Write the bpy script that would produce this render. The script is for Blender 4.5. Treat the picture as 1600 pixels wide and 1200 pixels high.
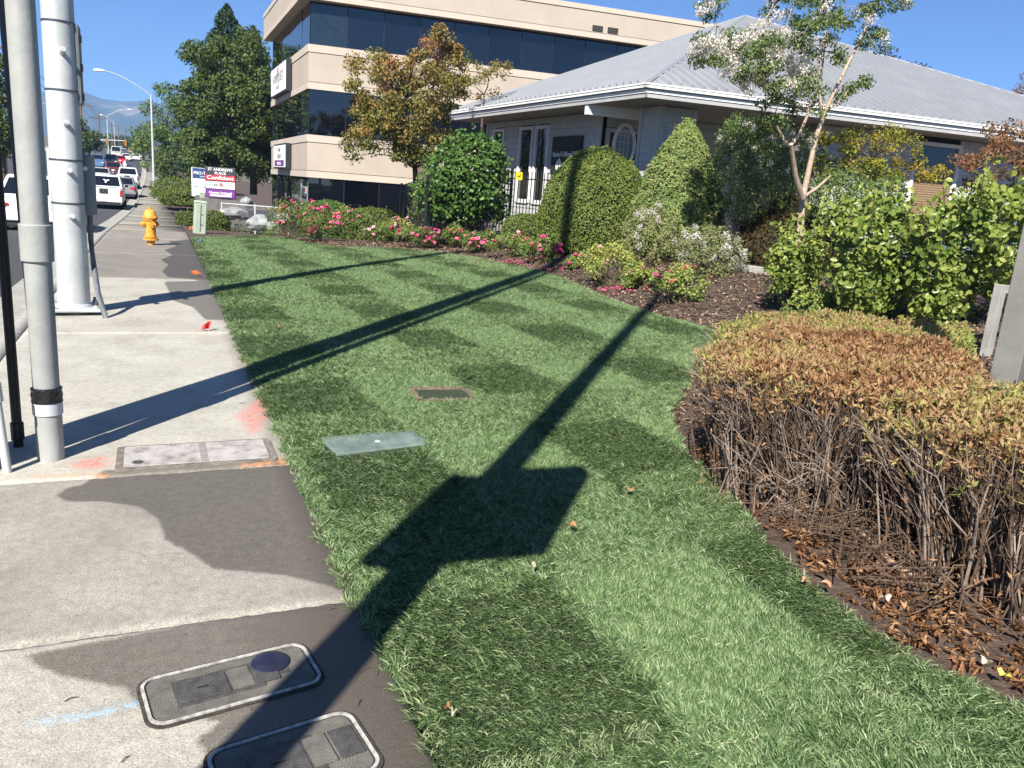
import bpy, bmesh, math, random
import numpy as np
from mathutils import Matrix, Vector
# ---------------------------------------------------------------- clear
for o in list(bpy.data.objects): bpy.data.objects.remove(o)
S = bpy.context.scene
COL = S.collection
# ---------------------------------------------------------------- camera
FPX, EYE = 1230.0, 1.6
def _ray(x, y): return np.array([(x-800)/FPX, -(y-600)/FPX, -1.0])
_a, _b = _ray(246, 256.5), _ray(4740, 600)
_u = np.cross(_a, _b); _u /= np.linalg.norm(_u)
if _u[1] < 0: _u = -_u
_y = _a - _u*(_a@_u); _y /= np.linalg.norm(_y)
CR = np.array([np.cross(_y, _u), _y, _u])
cam = bpy.data.cameras.new('camera'); camo = bpy.data.objects.new('camera', cam); COL.objects.link(camo)
cam.sensor_width = 36; cam.lens = 36*FPX/1600; cam.clip_start = .05; cam.clip_end = 30000
M4 = Matrix([list(CR[0])+[0], list(CR[1])+[0], list(CR[2])+[EYE], [0, 0, 0, 1]])
camo.matrix_world = M4
S.camera = camo
# ---------------------------------------------------------------- sky, sun, exposure
SUN_AZ, SUN_EL = math.radians(39.5), math.radians(41)     # azimuth the light travels towards (from +Y to +X)
W = bpy.data.worlds.new('World'); S.world = W; W.use_nodes = True
nt = W.node_tree; nt.nodes.clear()
sky = nt.nodes.new('ShaderNodeTexSky'); sky.sky_type = 'NISHITA'; sky.sun_disc = False
sky.sun_elevation = SUN_EL; sky.sun_rotation = SUN_AZ + math.pi
sky.altitude = 3000; sky.air_density = 1.0; sky.dust_density = 0; sky.ozone_density = 10
bg = nt.nodes.new('ShaderNodeBackground'); bg.inputs[1].default_value = .062
wo = nt.nodes.new('ShaderNodeOutputWorld'); nt.links.new(sky.outputs[0], bg.inputs[0]); nt.links.new(bg.outputs[0], wo.inputs[0])
sl = bpy.data.lights.new('sun', 'SUN'); sl.energy = 5.0; sl.angle = math.radians(.53); sl.color = (1, .95, .86)
so = bpy.data.objects.new('sun', sl); COL.objects.link(so)
SD = Vector((math.sin(SUN_AZ)*math.cos(SUN_EL), math.cos(SUN_AZ)*math.cos(SUN_EL), -math.sin(SUN_EL)))
so.rotation_euler = SD.to_track_quat('-Z', 'Y').to_euler(); so.location = (-6, -8, 20)
S.view_settings.view_transform = 'Standard'; S.view_settings.look = 'None'; S.view_settings.exposure = 1.15; S.view_settings.gamma = 1
S.view_settings.use_curve_mapping = False
S.render.engine = 'CYCLES'; S.cycles.max_bounces = 4; S.cycles.diffuse_bounces = 2; S.cycles.glossy_bounces = 2; S.cycles.transmission_bounces = 2; S.cycles.transparent_max_bounces = 6
S.cycles.volume_bounces = 0

# ---------------------------------------------------------------- helpers
rng = np.random.default_rng(7); random.seed(7)
def sstep(a, b, x):
    t = np.clip((np.asarray(x, float)-a)/(b-a), 0, 1); return t*t*(3-2*t)
_PY = [-60, 14, 22, 35, 50, 75, 92, 110, 140, 205, 400, 700, 1500, 6000]
_PZ = [0, 0, -.12, -.5, -.85, -.65, -.4, 0, .95, 2.4, 8, 16, 30, 40]
def base(Y): return np.interp(Y, _PY, _PZ)
def curve(Y): return -14*(np.clip(np.asarray(Y, float)-85, 0, 1500)/320)**2
def gz(X, Y):                                   # garden terrain height
    X = np.asarray(X, float); Y = np.asarray(Y, float)
    f = 1-sstep(22, 30, Y)
    z = base(Y) + f*(.016*np.clip(X-.67, 0, 8) + .42*sstep(6.4, 10, X)*sstep(3, 8, Y))
    return z - .9*sstep(24, 33, Y)*sstep(1.6, 5, X)
def gzf(x, y): return float(gz(x, y))
def px(x, y, z=0.0):                            # where the sight line of a photo pixel meets height z
    d = CR@_ray(x, y); t = (z-EYE)/d[2]; return np.array([0, 0, EYE])+d*t
def pg(x, y, dz=0.0):                           # ... meets the terrain
    p = px(x, y, 0)
    for _ in range(12): p = px(x, y, gzf(p[0], p[1])+dz)
    return p
def pxY(x, y, Y):
    d = CR@_ray(x, y); return np.array([0, 0, EYE])+d*(Y/d[1])
def az(deg): a = math.radians(deg); return np.array([math.sin(a), math.cos(a), 0.0])
def sdf(poly, P):                               # signed distance, negative inside
    poly = np.asarray(poly, float); P = np.asarray(P, float)
    d = np.full(len(P), 1e9); ins = np.zeros(len(P), bool); n = len(poly)
    for i in range(n):
        a, b = poly[i], poly[(i+1) % n]; e = b-a; w = P-a
        t = np.clip((w@e)/(e@e+1e-12), 0, 1); d = np.minimum(d, np.hypot(*(w-t[:, None]*e).T))
        c = ((a[1] <= P[:, 1]) & (b[1] > P[:, 1])) | ((b[1] <= P[:, 1]) & (a[1] > P[:, 1]))
        with np.errstate(divide='ignore', invalid='ignore'):
            xi = a[0]+(P[:, 1]-a[1])/(b[1]-a[1])*e[0]
        ins ^= c & (P[:, 0] < xi)
    return np.where(ins, -d, d)

def world_of(o):
    m = o.matrix_basis.copy()
    if o.parent: m = world_of(o.parent) @ o.matrix_parent_inverse @ m
    return m
def attach(o, parent, local=False):
    if parent is not None:
        o.parent = parent
        if not local: o.matrix_parent_inverse = world_of(parent).inverted()
def tag(o, label=None, cat=None, group=None, kind=None):
    if label: o['label'] = label
    if cat: o['category'] = cat
    if group: o['group'] = group
    if kind: o['kind'] = kind
    return o
def thing(name, label, cat, loc=(0, 0, 0), rz=0, group=None):
    o = bpy.data.objects.new(name, None); COL.objects.link(o); o.empty_display_size = .2
    o.location = [float(v) for v in loc]; o.rotation_euler = (0, 0, rz)
    return tag(o, label, cat, group)
def copy_tree(o, parent=None):
    c = o.copy(); COL.objects.link(c); c.parent = parent
    for ch in o.children: copy_tree(ch, c)
    return c
def link_mesh(name, me, parent=None, local=False):
    o = bpy.data.objects.new(name, me); COL.objects.link(o); attach(o, parent, local); return o

class MB:
    def __init__(s): s.v = []; s.f = []; s.m = []
    def add(s, vs, fs, mi=0):
        b = len(s.v); s.v += [tuple(float(c) for c in p) for p in vs]
        s.f += [tuple(b+i for i in f) for f in fs]; s.m += [mi]*len(fs); return s
    def box(s, c, d, rz=0, mi=0, R=None, taper=1.0):
        h = [q/2 for q in d]
        P = [Vector((x*h[0]*(taper if z > 0 else 1), y*h[1]*(taper if z > 0 else 1), z*h[2])) for z in (-1, 1) for x, y in ((-1, -1), (1, -1), (1, 1), (-1, 1))]
        if R is None: R = Matrix.Rotation(rz, 3, 'Z')
        c = Vector([float(q) for q in c])
        return s.add([R@p+c for p in P], [(3, 2, 1, 0), (4, 5, 6, 7), (0, 1, 5, 4), (1, 2, 6, 5), (2, 3, 7, 6), (3, 0, 4, 7)], mi)
    def frame_box(s, o, e1, e2, a, b, c, mi=0):  # box spanned by ranges along e1,e2,z from o
        o, e1, e2 = np.asarray(o, float), np.asarray(e1, float), np.asarray(e2, float); z = np.array([0, 0, 1.])
        P = [o+e1*u+e2*v+z*w for w in c for u, v in ((a[0], b[0]), (a[1], b[0]), (a[1], b[1]), (a[0], b[1]))]
        return s.add(P, [(3, 2, 1, 0), (4, 5, 6, 7), (0, 1, 5, 4), (1, 2, 6, 5), (2, 3, 7, 6), (3, 0, 4, 7)], mi)
    def tube(s, path, radii, n=8, mi=0, caps=True):
        path = [Vector([float(c) for c in p]) for p in path]; k = len(path)
        if not hasattr(radii, '__len__'): radii = [radii]*k
        vs = []; up = Vector((0.137, .291, .947))
        for i, p in enumerate(path):
            t = (path[min(i+1, k-1)]-path[max(i-1, 0)]).normalized()
            a = t.cross(up)
            if a.length < 1e-3: a = t.cross(Vector((1, 0, 0)))
            a.normalize(); b = t.cross(a)
            vs += [p+(a*math.cos(2*math.pi*j/n)+b*math.sin(2*math.pi*j/n))*radii[i] for j in range(n)]
        fs = [(i*n+j, i*n+(j+1) % n, (i+1)*n+(j+1) % n, (i+1)*n+j) for i in range(k-1) for j in range(n)]
        if caps: fs += [tuple(range(n-1, -1, -1)), tuple(range((k-1)*n, k*n))]
        return s.add(vs, fs, mi)
    def cyl(s, p0, p1, r0, r1=None, n=16, mi=0): return s.tube([p0, p1], [r0, r0 if r1 is None else r1], n, mi)
    def lathe(s, prof, n=20, o=(0, 0, 0), mi=0, R=None):
        vs = []; o = Vector([float(c) for c in o])
        for r, z in prof:
            for j in range(n):
                q = Vector((r*math.cos(2*math.pi*j/n), r*math.sin(2*math.pi*j/n), z))
                vs.append((R@q if R else q)+o)
        k = len(prof)
        fs = [(i*n+j, i*n+(j+1) % n, (i+1)*n+(j+1) % n, (i+1)*n+j) for i in range(k-1) for j in range(n)]
        fs += [tuple(range(n-1, -1, -1)), tuple(range((k-1)*n, k*n))]
        return s.add(vs, fs, mi)
    def prism(s, poly, z0, z1, mi=0):
        n = len(poly); vs = [(p[0], p[1], z0) for p in poly]+[(p[0], p[1], z1) for p in poly]
        return s.add(vs, [tuple(range(n-1, -1, -1)), tuple(range(n, 2*n))]+[(i, (i+1) % n, n+(i+1) % n, n+i) for i in range(n)], mi)
    def poly(s, pts, mi=0): return s.add(pts, [tuple(range(len(pts)))], mi)
    def slab(s, pts, t, mi=0):                   # planar polygon given thickness along its normal (backwards)
        P = [Vector([float(c) for c in p]) for p in pts]; nrm = (P[1]-P[0]).cross(P[2]-P[0]).normalized(); n = len(P)
        vs = P+[p-nrm*t for p in P]
        return s.add(vs, [tuple(range(n)), tuple(range(2*n-1, n-1, -1))]+[((i+1) % n, i, n+i, n+(i+1) % n) for i in range(n)], mi)
    def mesh(s, name, mats, smooth=False):
        me = bpy.data.meshes.new(name); me.from_pydata(s.v, [], s.f)
        for m in (mats if isinstance(mats, (list, tuple)) else [mats]): me.materials.append(m)
        me.polygons.foreach_set('material_index', s.m)
        if smooth: me.polygons.foreach_set('use_smooth', [True]*len(s.f))
        me.update(); return me
    def build(s, name, mats, parent=None, smooth=False, bevel=0, local=False, seg=2):
        o = link_mesh(name, s.mesh(name, mats, smooth), parent, local)
        if bevel:
            b = o.modifiers.new('bevel', 'BEVEL'); b.width = bevel; b.segments = seg; b.limit_method = 'ANGLE'; b.angle_limit = math.radians(35)
        if smooth:
            try: o.data.set_sharp_from_angle(angle=math.radians(42))
            except Exception: pass
        return o

# ---- materials
MATS = {}
def nodes_of(m): return m.node_tree.nodes, m.node_tree.links
def pmat(name, c1, c2=None, scale=6, rough=.6, bump=0, metal=0, bscale=None, c3=None, spec=.5, detail=6, coat=0, lo=.35, hi=.65):
    if name in MATS: return MATS[name]
    m = bpy.data.materials.new(name); m.use_nodes = True; N, L = nodes_of(m); P = N['Principled BSDF']
    P.inputs['Roughness'].default_value = rough; P.inputs['Metallic'].default_value = metal
    P.inputs['Specular IOR Level'].default_value = spec
    if coat: P.inputs['Coat Weight'].default_value = coat; P.inputs['Coat Roughness'].default_value = .04
    P.inputs['Base Color'].default_value = (*c1, 1)
    tc = N.new('ShaderNodeTexCoord')
    if c2 is not None:
        n = N.new('ShaderNodeTexNoise'); n.inputs['Scale'].default_value = scale; n.inputs['Detail'].default_value = detail; n.inputs['Roughness'].default_value = .65
        L.new(tc.outputs['Object'], n.inputs['Vector'])
        r = N.new('ShaderNodeValToRGB'); e = r.color_ramp.elements
        e[0].position = lo; e[1].position = hi; e[0].color = (*c1, 1); e[1].color = (*c2, 1)
        if c3 is not None: q = e.new((lo+hi)/2); q.color = (*c3, 1)
        L.new(n.outputs['Fac'], r.inputs[0]); L.new(r.outputs[0], P.inputs['Base Color'])
    if bump:
        n2 = N.new('ShaderNodeTexNoise'); n2.inputs['Scale'].default_value = bscale or scale*4; n2.inputs['Detail'].default_value = 5
        L.new(tc.outputs['Object'], n2.inputs['Vector'])
        b = N.new('ShaderNodeBump'); b.inputs['Strength'].default_value = bump; b.inputs['Distance'].default_value = .02
        L.new(n2.outputs['Fac'], b.inputs['Height']); L.new(b.outputs[0], P.inputs['Normal'])
    MATS[name] = m; return m
def leafmat(name, stops, rough=.5, trans=.3, spec=.22):
    if name in MATS: return MATS[name]
    m = bpy.data.materials.new(name); m.use_nodes = True; N, L = nodes_of(m); P = N['Principled BSDF']
    P.inputs['Roughness'].default_value = rough; P.inputs['Specular IOR Level'].default_value = spec
    a = N.new('ShaderNodeAttribute'); a.attribute_name = 'rnd'
    r = N.new('ShaderNodeValToRGB'); e = r.color_ramp.elements
    while len(e) < len(stops): e.new(.5)
    for i, (p, c) in enumerate(stops): e[i].position = p; e[i].color = (*c, 1)
    L.new(a.outputs['Fac'], r.inputs[0]); L.new(r.outputs[0], P.inputs['Base Color'])
    if trans:
        t = N.new('ShaderNodeBsdfTranslucent'); L.new(r.outputs[0], t.inputs[0])
        mx = N.new('ShaderNodeMixShader'); mx.inputs[0].default_value = trans
        L.new(P.outputs[0], mx.inputs[1]); L.new(t.outputs[0], mx.inputs[2]); L.new(mx.outputs[0], N['Material Output'].inputs[0])
    MATS[name] = m; return m
def np_mesh(name, V, F, mat, rnd=None, smooth=False):
    me = bpy.data.meshes.new(name); k = F.shape[1]
    me.vertices.add(len(V)); me.vertices.foreach_set('co', V.astype(np.float32).ravel())
    me.loops.add(F.size); me.loops.foreach_set('vertex_index', F.astype(np.int32).ravel())
    me.polygons.add(len(F)); me.polygons.foreach_set('loop_start', np.arange(0, F.size, k, dtype=np.int32))
    me.polygons.foreach_set('loop_total', np.full(len(F), k, np.int32))
    if smooth: me.polygons.foreach_set('use_smooth', np.ones(len(F), bool))
    if rnd is not None:
        at = me.attributes.new('rnd', 'FLOAT', 'POINT'); at.data.foreach_set('value', rnd.astype(np.float32))
    me.materials.append(mat); me.update(calc_edges=True); return me
def unit(V): return V/np.maximum(np.linalg.norm(V, axis=1, keepdims=True), 1e-9)
def leaf_arrays(P, size, normal=None, spread=1.0, aspect=.55, fold=.25, droop=0.0, oval=False):
    """kite-shaped folded leaves at P; normal = preferred facing"""
    n = len(P); r = rng.normal(size=(n, 3))
    N_ = unit(r if normal is None else unit(normal)+spread*r*.6)
    T = unit(np.cross(N_, rng.normal(size=(n, 3)))); T = unit(T+np.array([0, 0, -droop]))
    B = unit(np.cross(N_, T)); N_ = np.cross(T, B)
    s = (size*rng.uniform(.7, 1.3, n))[:, None] if np.isscalar(size) else (size*rng.uniform(.8, 1.2, n))[:, None]
    a = P-T*s*.5; c = P+T*s*.5-N_*s*.08; l = P-T*s*.06+B*s*aspect*.5+N_*s*fold*.5; q = P-T*s*.06-B*s*aspect*.5+N_*s*fold*.5
    if oval:                                      # rounder six-sided leaf
        w = s*aspect*.5; f = N_*s*fold*.4; pts = [a, P-T*s*.28+B*w*.8+f, P+T*s*.14+B*w*.92+f, c, P+T*s*.14-B*w*.92+f, P-T*s*.28-B*w*.8+f]
        V = np.stack(pts, 1).reshape(-1, 3); i = np.arange(n)[:, None]*6
        return V, np.concatenate([i+np.array([[0, 2, 1]]), i+np.array([[0, 3, 2]]), i+np.array([[0, 4, 3]]), i+np.array([[0, 5, 4]])], 1).reshape(-1, 3)
    V = np.stack([a, l, c, q], 1).reshape(-1, 3)
    i = np.arange(n)[:, None]*4
    F = np.concatenate([i+np.array([[0, 2, 1]]), i+np.array([[0, 3, 2]])], 1).reshape(-1, 3)
    return V, F
def leaf_mesh(name, P, size, mat, normal=None, rnd=None, **k):
    V, F = leaf_arrays(np.asarray(P, float), size, normal, **k)
    if rnd is None: rnd = rng.random(len(P))
    return np_mesh(name, V, F, mat, np.repeat(rnd, len(V)//len(P)))
def lump(P, sc=1.0, seed=0):                    # cheap smooth noise -1..1
    r = np.random.default_rng(seed); out = np.zeros(len(P))
    for i in range(6):
        k = r.normal(size=3)*sc*(1+.5*i); out += np.sin(P@k+r.uniform(0, 6.28))/(1+.4*i)
    return out/3
def instancer(name, pts, rot, scale, idx, protos, kind='stuff', parent=None, label=None, cat=None):
    c = bpy.data.collections.new(name+'_source')
    for o in protos: c.objects.link(o)
    me = bpy.data.meshes.new(name); n = len(pts)
    me.vertices.add(n); me.vertices.foreach_set('co', np.asarray(pts, np.float32).ravel())
    a = me.attributes.new('rot', 'FLOAT_VECTOR', 'POINT'); a.data.foreach_set('vector', np.asarray(rot, np.float32).ravel())
    a = me.attributes.new('sc', 'FLOAT', 'POINT'); a.data.foreach_set('value', np.asarray(scale, np.float32))
    a = me.attributes.new('idx', 'INT', 'POINT'); a.data.foreach_set('value', np.asarray(idx, np.int32))
    o = link_mesh(name, me, parent)
    g = bpy.data.node_groups.new(name, 'GeometryNodeTree')
    g.interface.new_socket('Geometry', in_out='INPUT', socket_type='NodeSocketGeometry'); g.interface.new_socket('Geometry', in_out='OUTPUT', socket_type='NodeSocketGeometry')
    gi = g.nodes.new('NodeGroupInput'); go = g.nodes.new('NodeGroupOutput'); ip = g.nodes.new('GeometryNodeInstanceOnPoints'); ci = g.nodes.new('GeometryNodeCollectionInfo')
    ci.inputs[0].default_value = c; ci.inputs['Separate Children'].default_value = True; ci.inputs['Reset Children'].default_value = True
    def na(t, nm):
        q = g.nodes.new('GeometryNodeInputNamedAttribute'); q.data_type = t; q.inputs[0].default_value = nm; return q.outputs[0]
    L = g.links; L.new(gi.outputs[0], ip.inputs['Points']); L.new(ci.outputs[0], ip.inputs['Instance']); ip.inputs['Pick Instance'].default_value = True
    L.new(na('INT', 'idx'), ip.inputs['Instance Index']); L.new(na('FLOAT_VECTOR', 'rot'), ip.inputs['Rotation']); L.new(na('FLOAT', 'sc'), ip.inputs['Scale'])
    L.new(ip.outputs[0], go.inputs[0])
    md = o.modifiers.new('scatter', 'NODES'); md.node_group = g
    return tag(o, label, cat, None, kind)
def text_mesh(s, size, mat, origin, ux, uy, name='lettering', parent=None, align='CENTER', depth=.004, sx=1.0, local=False, bold=0):
    cu = bpy.data.curves.new('txt', 'FONT'); cu.body = s; cu.size = size; cu.align_x = align; cu.align_y = 'CENTER'; cu.extrude = depth/2; cu.offset = bold; cu.resolution_u = 3
    to = bpy.data.objects.new('txt', cu); COL.objects.link(to)
    dg = bpy.context.evaluated_depsgraph_get(); me = bpy.data.meshes.new_from_object(to.evaluated_get(dg))
    bpy.data.objects.remove(to); bpy.data.curves.remove(cu)
    ux = Vector([float(c) for c in ux]).normalized(); uy = Vector([float(c) for c in uy]).normalized(); w = ux.cross(uy)
    m = Matrix(((ux.x*sx, uy.x, w.x, origin[0]), (ux.y*sx, uy.y, w.y, origin[1]), (ux.z*sx, uy.z, w.z, origin[2]), (0, 0, 0, 1)))
    me.transform(m); me.materials.clear(); me.materials.append(mat)
    return link_mesh(name, me, parent, local)
# ================================================================ SETTING
M_asph = pmat('asphalt', (.035, .036, .04), (.07, .07, .072), 30, .85, .25, bscale=160)
M_kerb = pmat('kerb_concrete', (.27, .255, .23), (.38, .365, .33), 9, .85, .2)
M_line = pmat('road_paint', (.5, .5, .48), (.72, .71, .68), 20, .7)
M_far = pmat('far_ground', (.09, .085, .05), (.14, .12, .07), .02, .95)
M_mulch = pmat('mulch_soil', (.045, .03, .022), (.13, .085, .06), 22, .95, .9, c3=(.08, .052, .038), bscale=70)
M_soil = pmat('turf_soil', (.02, .03, .012), (.03, .045, .018), 20, .95)

# distant ground, reaching the hills
ys = np.concatenate([np.arange(-80, 60, 10), np.arange(60, 400, 20), np.arange(400, 1600, 100), [2000, 3000, 4500, 6500]])
xs = np.array([-6000, -2500, -800, -300, -120, -60, -30, -22, -1.25, 0.6, 10, 20, 40, 80, 200, 600, 2500, 6000.])
V = np.array([(x+curve(y) if abs(x) < 900 else x, y, base(y)-.42-(1.3*sstep(26, 34, y)*sstep(2, 6, x) if x < 300 else 1.2)) for y in ys for x in xs])
n = len(xs); F = np.array([(j*n+i, j*n+i+1, (j+1)*n+i+1, (j+1)*n+i) for j in range(len(ys)-1) for i in range(n-1)])
tag(link_mesh('ground', np_mesh('ground', V, F, M_far)), kind='structure')

# road, gutter pan, kerb
RY = np.concatenate([np.arange(-40, 130, 2.5), np.arange(130, 420, 10), np.arange(420, 1500, 60)])
def strip(name, cols, mat, parent=None, kind='structure', Y=RY):
    V = np.array([(x+curve(y), y, base(y)+z) for y in Y for x, z in cols]); n = len(cols)
    F = np.array([(j*n+i, j*n+i+1, (j+1)*n+i+1, (j+1)*n+i) for j in range(len(Y)-1) for i in range(n-1)])
    o = link_mesh(name, np_mesh(name, V, F, mat), parent); return tag(o, kind=kind)
SX0, SX1 = -1.18, .68                            # walking surface of the pavement
road = strip('road', [(-21, -.16), (-10, -.10), (-1.84, -.155)], M_asph)
strip('gutter_pan', [(-1.84, -.152), (-1.34, -.165)], M_kerb)
strip('kerb', [(-1.345, -.2), (-1.335, -.02), (-1.31, 0), (-1.19, .001), (-1.185, -.1)], M_kerb)
strip('far_kerb', [(-21.6, -.15), (-21.5, 0), (-21.1, 0), (-21, -.18)], M_kerb)
strip('far_sidewalk', [(-24, .0), (-21.5, .003)], M_kerb)
def dash(x, y0, y1, w=.12):
    Y = np.linspace(y0, y1, max(2, int((y1-y0)/4)+2)); zc = lambda q: np.interp(q, [-21, -10, -1.84], [-.16, -.10, -.155])+.006
    V = np.array([(x+s*w+curve(y), y, base(y)+zc(x)) for y in Y for s in (-.5, .5)])
    F = np.array([(2*j, 2*j+1, 2*j+3, 2*j+2) for j in range(len(Y)-1)])
    link_mesh('lane_marking', np_mesh('lane_marking', V, F, M_line), road)
for y in range(8, 330, 12): dash(-5.25, y, y+3)
for x in (-8.7, -12.2):
    for y in range(10, 330, 12): dash(x, y, y+(3 if x < -9 else 6))
for y in range(8, 330, 12): dash(-15.8, y, y+3)

# ---- pavement: one object per slab, with wet patches and survey paint as stains of their own shape
def conc_mat():
    m = bpy.data.materials.new('sidewalk_concrete'); m.use_nodes = True; N, L = nodes_of(m); P = N['Principled BSDF']
    tc = N.new('ShaderNodeTexCoord'); oi = N.new('ShaderNodeObjectInfo')
    def noise(sc, det=6, rough=.6):
        q = N.new('ShaderNodeTexNoise'); q.inputs['Scale'].default_value = sc; q.inputs['Detail'].default_value = det; q.inputs['Roughness'].default_value = rough
        L.new(tc.outputs['Object'], q.inputs['Vector']); return q.outputs['Fac']
    def ramp(f, a, ca, b, cb):
        r = N.new('ShaderNodeValToRGB'); e = r.color_ramp.elements; e[0].position = a; e[1].position = b
        e[0].color = (*ca, 1); e[1].color = (*cb, 1); L.new(f, r.inputs[0]); return r.outputs[0]
    def mix(f, a, b, mode='MIX'):
        q = N.new('ShaderNodeMix'); q.data_type = 'RGBA'; q.blend_type = mode
        for s, v in ((0, f), (6, a), (7, b)):
            if hasattr(v, 'is_linked') or hasattr(v, 'links'): L.new(v, q.inputs[s])
            else: q.inputs[s].default_value = v if s == 0 else (*v, 1)
        return q.outputs[2]
    def attr(nm):
        q = N.new('ShaderNodeAttribute'); q.attribute_name = nm; return q.outputs['Fac']
    def math_(op, a, b, cl=False):
        q = N.new('ShaderNodeMath'); q.operation = op; q.use_clamp = cl
        for s, v in ((0, a), (1, b)):
            if hasattr(v, 'links'): L.new(v, q.inputs[s])
            else: q.inputs[s].default_value = v
        return q.outputs[0]
    grain = noise(150, 4, .8); blot = noise(2.2, 8, .65); mid = noise(24, 6, .7)
    c = ramp(blot, .3, (.31, .29, .26), .7, (.46, .44, .40))
    c = mix(.85, c, ramp(mid, .3, (.7, .69, .67), .7, (1.12, 1.12, 1.1)), 'MULTIPLY')
    c = mix(.8, c, ramp(grain, .38, (.45, .44, .42), .62, (1.22, 1.22, 1.2)), 'MULTIPLY')
    c = mix(1.0, c, oi.outputs['Color'], 'MULTIPLY')
    spots = noise(34, 2, .5); c = mix(1.0, c, ramp(spots, .70, (1, 1, 1), .73, (.62, .6, .58)), 'MULTIPLY')       # old gum and grit
    stain = noise(1.1, 9, .7); c = mix(1.0, c, ramp(stain, .56, (1, 1, 1), .72, (.80, .77, .72)), 'MULTIPLY')
    # dirt band near the turf
    dirt = math_('MULTIPLY', math_('SMOOTH_MIN', attr('dirt'), 1.0), math_('ADD', math_('MULTIPLY', mid, 1.2), .1), True)
    c = mix(dirt, c, (.11, .085, .06))
    def edge(nm, wob, sharp, ns=None):
        f = math_('ADD', attr(nm), math_('MULTIPLY', math_('SUBTRACT', ns or mid, .5), wob))
        return math_('MULTIPLY', f, sharp, True)
    wet = math_('MULTIPLY', edge('wet', .07, 45), math_('ADD', math_('MULTIPLY', blot, .5), .68), True)
    wetc = mix(1.0, c, (.385, .36, .34), 'MULTIPLY'); c = mix(wet, c, wetc)
    spr = noise(60, 4, .8)
    for nm, col in (('red', (.60, .15, .12)), ('orange', (.66, .27, .09)), ('blue', (.22, .55, .85))):
        f = math_('MULTIPLY', edge(nm, .14, 14, spr), math_('MULTIPLY', math_('SUBTRACT', math_('ADD', math_('MULTIPLY', spr, .45), math_('MULTIPLY', mid, .55)), .43), 7.0 if nm != 'blue' else 10.0, True), True); c = mix(f, c, col)
    L.new(c, P.inputs['Base Color'])
    rr = math_('SUBTRACT', .85, math_('MULTIPLY', wet, .30)); L.new(rr, P.inputs['Roughness'])
    b = N.new('ShaderNodeBump'); b.inputs['Strength'].default_value = .35; b.inputs['Distance'].default_value = .004
    L.new(math_('ADD', grain, math_('MULTIPLY', mid, .8)), b.inputs['Height']); L.new(b.outputs[0], P.inputs['Normal'])
    return m
M_side = conc_mat()
def wp(pts): return [tuple(px(x, y)[:2]) for x, y in pts]
WET = [wp([(100, 762), (125, 757), (160, 734), (470, 715), (620, 940), (545, 925), (440, 900), (330, 890), (290, 862), (255, 845), (243, 812), (215, 793), (160, 785), (100, 785), (84, 775)]),
       wp([(30, 1023), (300, 972), (560, 935), (660, 1100), (760, 1210), (330, 1210), (300, 1155), (335, 1130), (225, 1118), (190, 1078), (90, 1058), (50, 1040)]),
       wp([(262, 371), (306, 366), (330, 418), (348, 452), (300, 436), (262, 433), (252, 424), (262, 413), (250, 404), (268, 396), (256, 386), (275, 380)]),
       wp([(255, 440), (350, 438), (365, 500), (320, 500), (300, 480), (270, 470)])]
RED = [wp([(360, 650), (400, 622), (418, 612), (426, 640), (412, 676), (385, 682), (372, 662)]), wp([(100, 722), (165, 708), (185, 718), (170, 735), (110, 736)])]
ORG = [wp([(34, 742), (120, 737), (178, 737), (178, 747), (110, 748), (36, 749)]), wp([(370, 724), (430, 714), (460, 710), (462, 726), (430, 728), (372, 732)])]
BLU = [wp([(38, 1125), (130, 1109), (224, 1091), (226, 1105), (140, 1125), (44, 1138)])]
side = thing('sidewalk', None, None); side['kind'] = 'structure'
JY = [-3.2, -.6, .95, 2.78, 4.36, 8.3, 12.5, 16.2, 20.3, 24, 28, 32, 36, 40, 45, 50, 55, 60, 66, 72, 80, 90, 100, 112, 125]
tint = {1: (1, 1, 1), 2: (1.16, 1.16, 1.13), 3: (.92, .91, .90), 4: (1.26, 1.27, 1.25), 5: (1.22, 1.22, 1.2), 6: (.66, .64, .62), 7: (.7, .68, .66)}
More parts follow.
